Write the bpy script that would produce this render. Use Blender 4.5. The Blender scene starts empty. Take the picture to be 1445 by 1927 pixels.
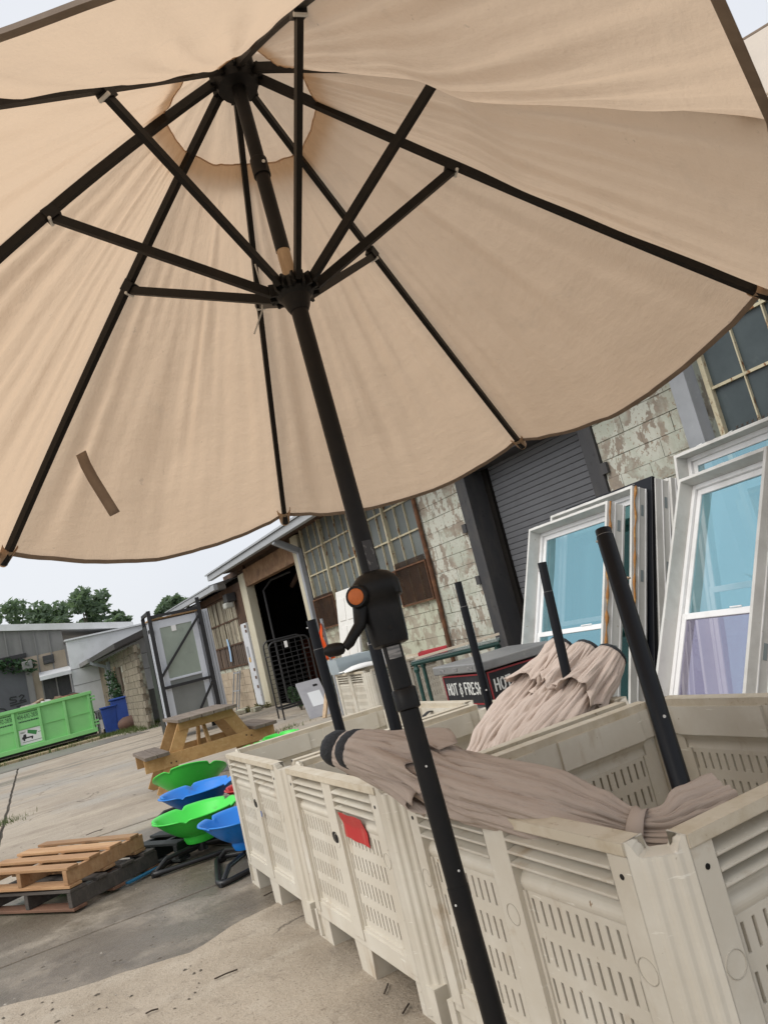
import bpy, bmesh, math, random
from mathutils import Vector as V, Matrix as Mx, noise as NZ
random.seed(7)
S = bpy.context.scene
COL = S.collection
R = math.radians
PI = math.pi

# ------------------------------------------------------------------ camera
EYE = 1.30
cam = bpy.data.objects.new('camera', bpy.data.cameras.new('camera'))
COL.objects.link(cam)
cam.data.sensor_fit = 'VERTICAL'
cam.data.angle = 2*math.atan(963.5/1420)
cam.data.clip_start = .02
cam.data.clip_end = 2000
cam.location = (0, 0, EYE)
cam.rotation_euler = (Mx.Rotation(R(90+8.1), 3, 'X') @ Mx.Rotation(R(-14.07), 3, 'Z')).to_euler()
S.camera = cam

# ------------------------------------------------------------------ sky, sun, exposure
SUN_EL, SUN_ROT = R(48), R(236)
world = bpy.data.worlds.new('World'); S.world = world; world.use_nodes = True
nt = world.node_tree; nt.nodes.clear()
wo = nt.nodes.new('ShaderNodeOutputWorld'); bg = nt.nodes.new('ShaderNodeBackground')
sk = nt.nodes.new('ShaderNodeTexSky'); sk.sky_type = 'NISHITA'; sk.sun_disc = False
sk.sun_elevation = SUN_EL; sk.sun_rotation = SUN_ROT; sk.air_density = 1.0; sk.dust_density = 4.0; sk.ozone_density = 1.0
mxn = nt.nodes.new('ShaderNodeMix'); mxn.data_type = 'RGBA'; mxn.inputs['Factor'].default_value = .86   # a closed layer of cloud in front of the blue
tcn = nt.nodes.new('ShaderNodeTexCoord'); nzn = nt.nodes.new('ShaderNodeTexNoise'); crn = nt.nodes.new('ShaderNodeValToRGB')
nzn.inputs['Scale'].default_value = 2.2; nzn.inputs['Detail'].default_value = 4
crn.color_ramp.elements[0].position = .3; crn.color_ramp.elements[0].color = (6.2, 6.4, 6.8, 1)
crn.color_ramp.elements[1].position = .75; crn.color_ramp.elements[1].color = (6.9, 7.0, 7.2, 1)
nt.links.new(tcn.outputs['Generated'], nzn.inputs['Vector']); nt.links.new(nzn.outputs['Fac'], crn.inputs['Fac'])
nt.links.new(sk.outputs['Color'], mxn.inputs['A']); nt.links.new(crn.outputs['Color'], mxn.inputs['B'])
nt.links.new(mxn.outputs['Result'], bg.inputs['Color']); bg.inputs['Strength'].default_value = .10
nt.links.new(bg.outputs[0], wo.inputs[0])
sun = bpy.data.objects.new('sun', bpy.data.lights.new('sun', 'SUN')); COL.objects.link(sun)
sun.data.energy = 1.5; sun.data.angle = R(45); sun.data.color = (1, .96, .9)
sun.rotation_euler = (R(90)-SUN_EL, 0, PI-SUN_ROT)
sun.location = (0, 0, 30)
S.view_settings.view_transform = 'Standard'; S.view_settings.look = 'None'
S.view_settings.gamma = 1; S.view_settings.use_curve_mapping = False
S.view_settings.exposure = 0.5

# ------------------------------------------------------------------ helpers
class MB:
    """collects polygons, then links them as one mesh object"""
    def __init__(s): s.v = []; s.f = []
    def add(s, vs, fs):
        b = len(s.v); s.v += [tuple(p) for p in vs]; s.f += [tuple(i+b for i in q) for q in fs]; return s
    def poly(s, *ps): return s.add(ps, [tuple(range(len(ps)))])
    def box(s, x0, x1, y0, y1, z0, z1, m=None):
        vs = [V((x, y, z)) for z in (z0, z1) for x, y in ((x0, y0), (x1, y0), (x1, y1), (x0, y1))]
        if m is not None: vs = [m @ p for p in vs]
        return s.add(vs, [(3, 2, 1, 0), (4, 5, 6, 7), (0, 1, 5, 4), (1, 2, 6, 5), (2, 3, 7, 6), (3, 0, 4, 7)])
    def beam(s, p0, p1, w, h, up=(0, 0, 1)):
        p0 = V(p0); p1 = V(p1); a = (p1-p0).normalized(); r = a.cross(V(up))
        if r.length < 1e-4: r = a.cross(V((0, 1, 0)))
        r.normalize(); u = r.cross(a).normalized()
        vs = [p+r*(i*w/2)+u*(j*h/2) for p in (p0, p1) for i, j in ((-1, -1), (1, -1), (1, 1), (-1, 1))]
        return s.add(vs, [(0, 1, 2, 3), (7, 6, 5, 4), (0, 4, 5, 1), (1, 5, 6, 2), (2, 6, 7, 3), (3, 7, 4, 0)])
    def tube(s, pts, r, n=10, cap=True, closed=False):
        pts = [V(p) for p in pts]; k = len(pts); rs = r if isinstance(r, (list, tuple)) else [r]*k
        vs = []; ref = None
        for i, p in enumerate(pts):
            if closed: t = pts[(i+1) % k]-pts[i-1]
            else: t = pts[min(i+1, k-1)]-pts[max(i-1, 0)]
            t.normalize()
            if ref is None:
                ref = t.cross(V((0, 0, 1)))
                if ref.length < .05: ref = t.cross(V((0, 1, 0)))
            ref = (ref-t*ref.dot(t)).normalized(); b = t.cross(ref)
            for j in range(n):
                a = 2*PI*j/n; vs.append(p+(ref*math.cos(a)+b*math.sin(a))*rs[i])
        fs = []
        for i in range(k if closed else k-1):
            i2 = (i+1) % k
            for j in range(n): fs.append((i*n+j, i*n+(j+1) % n, i2*n+(j+1) % n, i2*n+j))
        if cap and not closed: fs += [tuple(range(n-1, -1, -1)), tuple(range((k-1)*n, k*n))]
        return s.add(vs, fs)
    def lathe(s, prof, n=24, m=None):
        k = len(prof); vs = []
        for r, z in prof:
            for j in range(n):
                a = 2*PI*j/n; p = V((r*math.cos(a), r*math.sin(a), z)); vs.append(m @ p if m is not None else p)
        fs = [(i*n+j, i*n+(j+1) % n, (i+1)*n+(j+1) % n, (i+1)*n+j) for i in range(k-1) for j in range(n)]
        fs += [tuple(range(n-1, -1, -1)), tuple(range((k-1)*n, k*n))]
        return s.add(vs, fs)
    def grid(s, fn, nu, nv, wrap=False):
        vs = [fn(i/nu, j/nv) for i in range(nu+1) for j in range(nv+(0 if wrap else 1))]
        w = nv if wrap else nv+1
        fs = [(i*w+j, i*w+(j+1) % w, (i+1)*w+(j+1) % w, (i+1)*w+j) for i in range(nu) for j in range(nv)]
        return s.add(vs, fs)
    def mesh(s, name, mats, smooth=False, shift=None, recalc=True):
        me = bpy.data.meshes.new(name)
        vs = s.v if shift is None else [(p[0]-shift[0], p[1]-shift[1], p[2]-shift[2]) for p in s.v]
        me.from_pydata(vs, [], s.f)
        if recalc:
            bm = bmesh.new(); bm.from_mesh(me); bmesh.ops.recalc_face_normals(bm, faces=bm.faces); bm.to_mesh(me); bm.free()
        for m in (mats if isinstance(mats, (list, tuple)) else [mats]): me.materials.append(m)
        if smooth:
            for p in me.polygons: p.use_smooth = True
            me.set_sharp_from_angle(angle=R(55))
        return me
    def build(s, name, mat, parent=None, smooth=False, bevel=0, origin=None, solid=0, sub=0, label=None, **kw):
        o = bpy.data.objects.new(name, s.mesh(name, mat, smooth, origin))
        if origin is not None: o.location = origin
        finish(o, parent, bevel, solid, sub, smooth)
        if label: o['label'] = label
        for k, x in kw.items(): o[k] = x
        return o
def finish(o, parent=None, bevel=0, solid=0, sub=0, smooth=False):
    COL.objects.link(o)
    if parent is not None: o.parent = parent
    if solid:
        m = o.modifiers.new('solid', 'SOLIDIFY'); m.thickness = solid; m.offset = 0
    if sub:
        m = o.modifiers.new('sub', 'SUBSURF'); m.levels = sub; m.render_levels = sub
    if bevel:
        m = o.modifiers.new('bevel', 'BEVEL'); m.width = bevel; m.segments = 2; m.limit_method = 'ANGLE'; m.angle_limit = R(40)
        if smooth is False:
            pass
    return o
def inst(name, me, parent, loc=(0, 0, 0), rot=(0, 0, 0), scale=(1, 1, 1), bevel=0, label=None):
    o = bpy.data.objects.new(name, me); o.location = loc; o.rotation_euler = rot; o.scale = scale
    finish(o, parent, bevel)
    if label: o['label'] = label
    return o
def thing(name, label, cat, loc=(0, 0, 0), rz=0, group=None, rot=None):
    o = bpy.data.objects.new(name, None); COL.objects.link(o)
    o.location = loc; o.rotation_euler = rot if rot is not None else (0, 0, rz); o.empty_display_size = .1
    o['label'] = label; o['category'] = cat
    if group: o['group'] = group
    return o
def tag(o, label=None, cat=None, group=None, kind=None):
    if label: o['label'] = label
    if cat: o['category'] = cat
    if group: o['group'] = group
    if kind: o['kind'] = kind
    return o
def copy_tree(o, parent=None):
    c = o.copy(); COL.objects.link(c)
    if parent is not None: c.parent = parent
    for ch in list(o.children): copy_tree(ch, c)
    return c
def text_part(name, txt, size, mat, parent, mw, extrude=.0008, squash=1.0):
    cu = bpy.data.curves.new(name, 'FONT'); cu.body = txt; cu.size = size; cu.extrude = extrude
    cu.align_x = 'CENTER'; cu.align_y = 'CENTER'
    t = bpy.data.objects.new(name, cu); COL.objects.link(t)
    dg = bpy.context.evaluated_depsgraph_get()
    me = bpy.data.meshes.new_from_object(t.evaluated_get(dg)); bpy.data.objects.remove(t)
    me.transform(Mx.Scale(squash, 4, (1, 0, 0))); me.transform(mw); me.materials.clear(); me.materials.append(mat)
    o = bpy.data.objects.new(name, me); finish(o, parent); return o

# ------------------------------------------------------------------ materials
def mat(name, col, rough=.6, layers=(), bump=(), metal=0, spec=.5, trans=0, tcol=None, alpha=None, coat=0, bevel=0, tone=0, glassy=None, coord=None):
    """layers: (colour, scale, low, high[, detail[, stretch[, per-object]]]) noise masks laid over the base colour, bump: (scale, strength)"""
    m = bpy.data.materials.new(name); m.use_nodes = True; t = m.node_tree; t.nodes.clear(); N = t.nodes.new; Lk = t.links.new
    out = N('ShaderNodeOutputMaterial'); p = N('ShaderNodeBsdfPrincipled')
    p.inputs['Base Color'].default_value = (*col, 1); p.inputs['Roughness'].default_value = rough
    p.inputs['Metallic'].default_value = metal; p.inputs['Specular IOR Level'].default_value = spec
    if coat: p.inputs['Coat Weight'].default_value = coat
    tc = N('ShaderNodeTexCoord'); oi = N('ShaderNodeObjectInfo'); vm = N('ShaderNodeVectorMath'); vm.operation = 'MULTIPLY_ADD'
    mul = N('ShaderNodeMath'); mul.operation = 'MULTIPLY'; mul.inputs[1].default_value = 37.0
    vm.inputs[1].default_value = (1, 1, 1)
    if coord == 'world':
        gp_ = N('ShaderNodeNewGeometry'); Lk(gp_.outputs['Position'], vm.inputs[0])
    else:
        Lk(oi.outputs['Random'], mul.inputs[0]); Lk(mul.outputs[0], vm.inputs[2])
        if coord == 'fold':
            at = N('ShaderNodeAttribute'); at.attribute_name = 'fold'; Lk(at.outputs['Vector'], vm.inputs[0])
        else: Lk(tc.outputs['Object'], vm.inputs[0])
    def nz(scale, detail=5, st=None):
        n = N('ShaderNodeTexNoise'); n.inputs['Scale'].default_value = scale; n.inputs['Detail'].default_value = detail; n.inputs['Roughness'].default_value = .62
        src = vm.outputs[0]
        if st:
            mp = N('ShaderNodeVectorMath'); mp.operation = 'MULTIPLY'; mp.inputs[1].default_value = st; Lk(src, mp.inputs[0]); src = mp.outputs[0]
        Lk(src, n.inputs['Vector']); return n.outputs['Fac']
    cur = None
    for ly in layers:
        c2, sc, lo, hi = ly[:4]; det = ly[4] if len(ly) > 4 else 5; st = ly[5] if len(ly) > 5 else None
        mr = N('ShaderNodeMapRange'); mr.inputs['From Min'].default_value = lo; mr.inputs['From Max'].default_value = hi
        f = nz(sc, det, st)
        if len(ly) > 6:
            ad = N('ShaderNodeMath'); ad.operation = 'MULTIPLY_ADD'; ad.inputs[1].default_value = ly[6]; Lk(oi.outputs['Random'], ad.inputs[0]); Lk(f, ad.inputs[2]); f = ad.outputs[0]
        Lk(f, mr.inputs['Value'])
        mx = N('ShaderNodeMix'); mx.data_type = 'RGBA'; Lk(mr.outputs[0], mx.inputs['Factor'])
        if cur is None: mx.inputs['A'].default_value = (*col, 1)
        else: Lk(cur, mx.inputs['A'])
        mx.inputs['B'].default_value = (*c2, 1); cur = mx.outputs['Result']
    if tone:
        hs = N('ShaderNodeHueSaturation'); mr = N('ShaderNodeMapRange'); mr.inputs['To Min'].default_value = 1-tone; mr.inputs['To Max'].default_value = 1+tone
        Lk(oi.outputs['Random'], mr.inputs['Value']); Lk(mr.outputs[0], hs.inputs['Value'])
        if cur is None: hs.inputs['Color'].default_value = (*col, 1)
        else: Lk(cur, hs.inputs['Color'])
        cur = hs.outputs['Color']
    if cur is not None: Lk(cur, p.inputs['Base Color'])
    nrm = None
    if bevel:
        bv = N('ShaderNodeBevel'); bv.samples = 3; bv.inputs['Radius'].default_value = bevel; nrm = bv.outputs[0]
    for b in bump:
        bp = N('ShaderNodeBump'); bp.inputs['Strength'].default_value = b[1]; bp.inputs['Distance'].default_value = b[2] if len(b) > 2 else .01
        Lk(nz(b[0], 6, b[3] if len(b) > 3 else None), bp.inputs['Height'])
        if nrm is not None: Lk(nrm, bp.inputs['Normal'])
        nrm = bp.outputs[0]
    if nrm is not None: Lk(nrm, p.inputs['Normal'])
    sh = p.outputs[0]
    if trans:
        tr = N('ShaderNodeBsdfTranslucent'); tr.inputs['Color'].default_value = (*(tcol or col), 1)
        if nrm is not None: Lk(nrm, tr.inputs['Normal'])
        mm = N('ShaderNodeMixShader'); mm.inputs[0].default_value = trans; Lk(sh, mm.inputs[1]); Lk(tr.outputs[0], mm.inputs[2]); sh = mm.outputs[0]
    if glassy:
        gl = N('ShaderNodeBsdfGlossy'); gl.inputs['Color'].default_value = (*glassy[0], 1); gl.inputs['Roughness'].default_value = glassy[2]
        mm = N('ShaderNodeMixShader'); mm.inputs[0].default_value = glassy[1]; Lk(sh, mm.inputs[1]); Lk(gl.outputs[0], mm.inputs[2]); sh = mm.outputs[0]
    if alpha is not None:
        tp = N('ShaderNodeBsdfTransparent'); mm = N('ShaderNodeMixShader'); mm.inputs[0].default_value = alpha; Lk(tp.outputs[0], mm.inputs[1]); Lk(sh, mm.inputs[2]); sh = mm.outputs[0]
    Lk(sh, out.inputs[0]); return m

canvas_m = mat('tan canvas', (.60, .462, .335), .85, [((.52, .395, .28), 2.2, .42, .72, 6, (1, .5, 1)), ((.67, .525, .39), 1.4, .5, .8, 6, (2.5, .5, 1)), ((.47, .36, .26), 5, .58, .72, 8), ((.24, .17, .11), 17, .695, .74, 4, (1.6, 1, 1)), ((.45, .33, .23), 60, .66, .74, 3)],
               [(160, .12, .002, (4, 1, 1)), (1.5, .22, .03, (5, .9, 1)), (2.6, .35, .022, (1.6, 1.8, 1))], spec=.12, trans=.55, tcol=(.79, .605, .435), coord='fold')
canvas2_m = mat('pale canvas', (.72, .63, .53), .85, [((.62, .53, .44), 2, .45, .75)], [(8, .3, .02)], spec=.15, trans=.55, tcol=(.85, .76, .66))
hem_m = mat('hem', (.27, .21, .165), .9, [((.34, .27, .21), 20, .4, .7)], spec=.1, trans=.2)
taupe_m = mat('taupe canvas', (.465, .385, .33), .85, [((.51, .43, .37), 2, .4, .7), ((.41, .335, .285), 5, .55, .8)], [(900, .1, .002), (9, .6, .012, (1, 1, .5)), (22, .45, .005, (1, 1, .6))], spec=.12, trans=.08, coord='fold')
taupe2_m = mat('pinkish canvas', (.58, .48, .415), .85, [((.63, .53, .46), 2, .4, .7), ((.52, .425, .36), 5, .55, .8)], [(900, .1, .002), (9, .6, .012, (1, 1, .5)), (22, .4, .005, (1, 1, .6))], spec=.12, trans=.08, coord='fold')
pole_m = mat('bronze pole', (.0075, .0072, .0075), .42, [((.016, .013, .011), 12, .5, .8)], [(250, .03)], spec=.22)
polenavy_m = mat('black pole', (.005, .006, .009), .36, [((.014, .014, .014), 20, .6, .8)], spec=.25)
rib_m = mat('rib steel', (.010, .009, .008), .5, [((.022, .017, .014), 15, .5, .8)], spec=.2)
blk_m = mat('black plastic', (.006, .006, .0065), .45, [((.013, .012, .011), 30, .45, .7)], [(300, .05)], spec=.25, bevel=.002)
orange_m = mat('orange plastic', (.62, .16, .03), .5, [((.5, .12, .02), 40, .4, .7)])
label_m = mat('faded label', (.30, .29, .28), .7, [((.16, .16, .16), 90, .45, .55, 2, (.3, .3, 2))])
label2_m = mat('worn sticker', (.035, .035, .037), .5, [((.14, .14, .14), 130, .56, .62, 2, (1, 1, .5))])
rawwood_m = mat('bare pole', (.50, .37, .24), .7, [((.28, .18, .10), 30, .45, .7, 5, (1, 1, .15))])
white_m = mat('white line', (.6, .6, .58), .6)
bin_m = mat('beige plastic', (.60, .56, .475), .5, [((.53, .48, .39), 2.2, .42, .75), ((.67, .64, .56), 5, .5, .8), ((.44, .36, .26), 7, .58, .72, 9, (1, 1, .28)), ((.72, .69, .61), 26, .66, .70, 4, (.3, .3, 2)), ((.38, .29, .19), 3.3, .625, .73, 10), ((.25, .17, .10), 34, .70, .74, 4)],
            [(60, .10, .004), (6, .15, .01)], spec=.4, bevel=.004)
rim_m = mat('dirty rim plastic', (.55, .49, .385), .6, [((.46, .39, .28), 14, .45, .70, 9), ((.63, .58, .475), 11, .58, .75, 8), ((.30, .22, .14), 34, .63, .72, 6)], [(90, .3, .004)], spec=.3, bevel=.004)
bin2_m = mat('weathered plastic', (.57, .52, .42), .55, [((.49, .42, .30), 2.2, .42, .75), ((.38, .30, .20), 9, .60, .80, 6, (1, 1, .35)), ((.66, .62, .54), 5, .55, .8)],
             [(60, .06, .004)], spec=.4, bevel=.004)
tape_m = mat('red tape', (.46, .022, .022), .4, [((.52, .10, .08), 40, .55, .8, 3, (1, 1, .2))], [(30, .15, .004)])
# ------------------------------------------------------------------ ground
# bins, slabs, picnic table, dumpster and metal building all follow the same two directions
UA = V((-.454, .891, 0)); WA = V((.891, .454, 0)); YAW = R(27)
soil_m = mat('joint dirt', (.055, .045, .035), .95, [((.10, .085, .06), 8, .4, .7), ((.04, .055, .02), 3, .6, .75)], [(60, .5)])
def ground_mat(name, apron=False):
    """old concrete: streaks along the slab direction, grit, pits; wet zone round the pallets and seats, contact shade by the bins put in as wetness"""
    m = bpy.data.materials.new(name); m.use_nodes = True; t = m.node_tree; t.nodes.clear(); N = t.nodes.new; Lk = t.links.new
    out = N('ShaderNodeOutputMaterial'); p = N('ShaderNodeBsdfPrincipled'); Lk(p.outputs[0], out.inputs[0]); p.inputs['Specular IOR Level'].default_value = .35
    geo = N('ShaderNodeNewGeometry')
    def dot(v):
        d = N('ShaderNodeVectorMath'); d.operation = 'DOT_PRODUCT'; d.inputs[1].default_value = v; Lk(geo.outputs['Position'], d.inputs[0]); return d.outputs['Value']
    w_, u_ = dot(WA), dot(UA)
    def M(op, a, b=None, c=None):
        n = N('ShaderNodeMath'); n.operation = op
        for i, x in enumerate((a, b, c)):
            if x is None: continue
            if isinstance(x, (int, float)): n.inputs[i].default_value = x
            else: Lk(x, n.inputs[i])
        return n.outputs[0]
    cb = N('ShaderNodeCombineXYZ'); Lk(w_, cb.inputs[0]); Lk(u_, cb.inputs[1])
    def nz(sc, det=6, st=(1, 1, 1), off=0, ro=.62):
        mp = N('ShaderNodeMapping'); mp.inputs['Scale'].default_value = st; mp.inputs['Location'].default_value = (off, off*.7, 0); Lk(cb.outputs[0], mp.inputs['Vector'])
        n = N('ShaderNodeTexNoise'); n.inputs['Scale'].default_value = sc; n.inputs['Detail'].default_value = det; n.inputs['Roughness'].default_value = ro; Lk(mp.outputs[0], n.inputs['Vector']); return n.outputs['Fac']
    def ramp(f, lo, hi):
        n = N('ShaderNodeMapRange'); n.inputs['From Min'].default_value = lo; n.inputs['From Max'].default_value = hi; Lk(f, n.inputs['Value']); return n.outputs[0]
    def mix(cur, col, f, k=1.0):
        n = N('ShaderNodeMix'); n.data_type = 'RGBA'; Lk(M('MULTIPLY', f, k), n.inputs['Factor'])
        if isinstance(cur, tuple): n.inputs['A'].default_value = (*cur, 1)
        else: Lk(cur, n.inputs['A'])
        n.inputs['B'].default_value = (*col, 1); return n.outputs['Result']
    if apron:
        c = mix((.45, .38, .295), (.34, .28, .21), ramp(nz(1.2, 9), .42, .66)); c = mix(c, (.52, .455, .365), ramp(nz(4, 9, off=3), .50, .72), .8)
    else:
        c = mix((.395, .34, .27), (.30, .25, .195), ramp(nz(.8, 9), .42, .66)); c = mix(c, (.47, .405, .315), ramp(nz(1.5, 9, (.4, 1.5, 1), 5), .50, .68), .9)
        c = mix(c, (.25, .21, .165), ramp(nz(1.8, 9, (.45, 1.7, 1), 9), .56, .72), .8); c = mix(c, (.33, .315, .285), ramp(nz(.35, 4, off=2), .5, .62), .7)
    c = mix(c, (.19, .155, .12), ramp(nz(7, 9, off=11), .56, .74), .55)
    c = mix(c, (.62, .56, .47), ramp(nz(110, 3, off=4), .60, .68), .6); c = mix(c, (.13, .105, .08), ramp(nz(85, 4, off=7), .59, .67), .65)
    c = mix(c, (.13, .105, .08), ramp(nz(22, 8, (1, 1.6, 1), 13), .61, .68), .55 if apron else .35)
    # hairline cracks
    wv = N('ShaderNodeMapping'); ad = N('ShaderNodeVectorMath'); ad.operation = 'ADD'; nn = N('ShaderNodeTexNoise'); nn.inputs['Scale'].default_value = 1.6; nn.inputs['Detail'].default_value = 8; Lk(cb.outputs[0], nn.inputs['Vector'])
    sc_ = N('ShaderNodeVectorMath'); sc_.operation = 'SCALE'; sc_.inputs['Scale'].default_value = .9; Lk(nn.outputs['Color'], sc_.inputs[0]); Lk(cb.outputs[0], ad.inputs[0]); Lk(sc_.outputs[0], ad.inputs[1])
    vo = N('ShaderNodeTexVoronoi'); vo.feature = 'DISTANCE_TO_EDGE'; vo.inputs['Scale'].default_value = .42; Lk(ad.outputs[0], vo.inputs['Vector'])
    ck = M('MULTIPLY', M('SUBTRACT', 1.0, ramp(vo.outputs['Distance'], .001, .0065)), ramp(nz(.6, 3, off=41), .47, .53))
    c = mix(c, (.07, .055, .04), ck, .75)
    # wet zone
    edge = M('ADD', M('ADD', M('MULTIPLY', ramp(w_, -1.3, .1), 1.9), 6.0), M('MULTIPLY', M('SUBTRACT', nz(.9, 8, off=21), .5), 3.2))
    wet = ramp(M('SUBTRACT', edge, u_), -.10, .16)
    far = M('MULTIPLY', ramp(M('SUBTRACT', nz(.33, 8, (.35, 1.6, 1), 31), .0), .55, .60), ramp(u_, 12.5, 15.0))
    wet = M('MAXIMUM', wet, M('MULTIPLY', far, .8)) if not apron else M('MULTIPLY', ramp(w_, .55, 1.5), .8)  # on the apron, contact shade along the bins is painted in as wetness
    wet = M('MULTIPLY', wet, ramp(nz(2.0, 10, off=17), .20, .50))
    n = N('ShaderNodeMix'); n.data_type = 'RGBA'; n.blend_type = 'MULTIPLY'; Lk(wet, n.inputs['Factor']); Lk(c, n.inputs['A']); n.inputs['B'].default_value = (.43, .42, .405, 1); Lk(n.outputs['Result'], p.inputs['Base Color'])
    Lk(M('SUBTRACT', .85, M('MULTIPLY', wet, .56)), p.inputs['Roughness'])
    nrm = None
    for sc, stg, ds in (((150, .5, .004), (45, .6, .010), (9, .4, .02)) if not apron else ((210, .9, .005), (75, .7, .008), (9, .6, .03))):
        b = N('ShaderNodeBump'); b.inputs['Strength'].default_value = stg; b.inputs['Distance'].default_value = ds; Lk(nz(sc, 6, off=sc), b.inputs['Height'])
        if nrm is not None: Lk(nrm, b.inputs['Normal'])
        nrm = b.outputs[0]
    Lk(nrm, p.inputs['Normal']); return m
slab_m = ground_mat('old concrete'); rough_m = ground_mat('rough concrete', True)
damp_m = mat('damp asphalt', (.175, .16, .14), .5, [((.225, .205, .18), 1.4, .42, .65, 8), ((.11, .10, .085), 6, .55, .75, 8, (1, .5, 1)), ((.34, .32, .29), 80, .66, .72, 2), ((.07, .06, .05), 45, .64, .72, 3)], [(190, .4, .004), (40, .5, .012)], spec=.45)
ground = MB().box(-400, 400, -60, 900, -.6, -.02).build('ground', soil_m); tag(ground, 'concrete yard floor with dark joints, dirt and damp patches', kind='structure')
def gp(w, u, z=0): return WA*w+UA*u+V((0, 0, z))
# slabs of the yard: bounds along u (away) and w (to the right)
us = [-6, 5.05, 8.2, 11.35, 15.0, 19.3, 24.0, 30, 40]
ws = [-24, -17, -11.4, -6.2, -.55, 4.4, 9.5, 15]
for i in range(len(us)-1):
    for j in range(len(ws)-1):
        if us[i] > 20 and ws[j] < -12 and False: continue
        g = .018
        a = [gp(ws[j]+g, us[i]+g), gp(ws[j+1]-g, us[i]+g), gp(ws[j+1]-g, us[i+1]-g), gp(ws[j]+g, us[i+1]-g)]
        nseg = 14
        top = []
        for k in range(4):
            p, q = a[k], a[(k+1) % 4]
            for s in range(nseg):
                t = s/nseg; r = p.lerp(q, t)
                r = r+V((NZ.noise(r*2.1), NZ.noise(r*2.1+V((9, 9, 9))), 0))*.018
                top.append(r)
        dz = random.uniform(-.004, .004)
        c = sum(top, V())/len(top)
        mb = MB(); n = len(top)
        mb.add([p+V((0, 0, dz))-c for p in top]+[p+V((0, 0, -.09))-c for p in top], [tuple(range(n))]+[(k, (k+1) % n, n+(k+1) % n, n+k) for k in range(n)])
        near = (us[i] < 2)
        mb.build('concrete_slab', slab_m, ground, bevel=.008).location = c
def sheet(name, mat_, pts, z, sub=True, seed=0):
    """a thin overlay with a wavy edge lying on the slabs"""
    out = []
    for k in range(len(pts)):
        p = V((*pts[k], 0)); q = V((*pts[(k+1) % len(pts)], 0)); n = max(2, int((q-p).length/.06))
        n = min(n, 160)
        for s in range(n):
            r = p.lerp(q, s/n); out.append(r+V((NZ.noise(r*3+V((seed, 0, 0))), NZ.noise(r*3+V((5+seed, 7, 1))), 0))*.05+V((NZ.noise(r*15), NZ.noise(r*15+V((5, 7, 1))), 0))*.014)
    n = len(out)
    o = MB().add([p+V((0, 0, z)) for p in out]+[p+V((0, 0, z-.011)) for p in out], [tuple(range(n))]+[(k, (k+1) % n, n+(k+1) % n, n+k) for k in range(n)]).build(name, mat_, ground)
    return o
def w2(w, u): p = gp(w, u); return (p.x, p.y)
# damp strip between the pallet joint and the rough apron under the bins
sheet('rough_apron', rough_m, [(-6, .7), (-3.4, 3.25), (-2.32, 3.72), (-1.85, 3.74), (-1.42, 3.83), (-1.05, 4.21), (-.7, 4.70), (.2, 4.3), (3.6, 6), (5, 3), (3.5, -3), (-3, -4)], .012, seed=3)
sheet('asphalt_patch', damp_m, [(-12.9, 20.6), (-10.8, 22.3), (-8.5, 22.0), (-7.6, 20.8), (-8.9, 20.0), (-11.2, 18.4), (-13.6, 17.4)], .011, seed=8)
sheet('dark_patch', damp_m, [(-2.6, 10.6), (-1.2, 10.9), (-.9, 10.1), (-1.9, 9.5), (-3.0, 9.7)], .012, seed=2)  # darker sheet with a wavy edge on the slabs by the picnic table
curb_m = mat('worn yellow kerb', (.40, .33, .19), .85, [((.28, .23, .15), 4, .4, .65), ((.5, .45, .36), 9, .6, .8)], [(40, .5)])
a0 = V((-16.1, 19.8, 0)); a1 = V((-9.85, 23.0, 0))
for k in range(5):
    p = a0.lerp(a1, k/5+.004); q = a0.lerp(a1, (k+1)/5-.004)
    MB().beam(p+V((0, 0, .03)), q+V((0, 0, .03)), .32, .1).build('kerb_stone', curb_m, ground, bevel=.02)
# ------------------------------------------------------------------ the open umbrella overhead
AXN = V((-.0303, .0990, .9946)).normalized(); BASE = V((-.012, 1.4, 0))
def ax(z): return BASE+V((-.0305, .0995, 1))*z
HUB = V((-.093, 1.665, 2.659)); RUN = V((-.075, 1.606, 2.067))
RIBS = [((-.500, 1.828, 2.294), (-1.044, 2.039, 1.716)), ((-.204, 2.081, 2.286), (-.341, 2.595, 1.726)), ((.151, 2.073, 2.344), (.551, 2.742, 1.809)),
        ((.365, 1.689, 2.319), (1.000, 1.719, 1.821)), ((.326, 1.414, 2.364), (.762, 1.145, 1.957)), ((.070, 1.191, 2.386), (.350, .560, 1.945)),
        ((-.308, 1.232, 2.357), (-.597, .644, 1.910)), ((-.557, 1.539, 2.352), (-1.127, 1.369, 1.822))]
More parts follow.
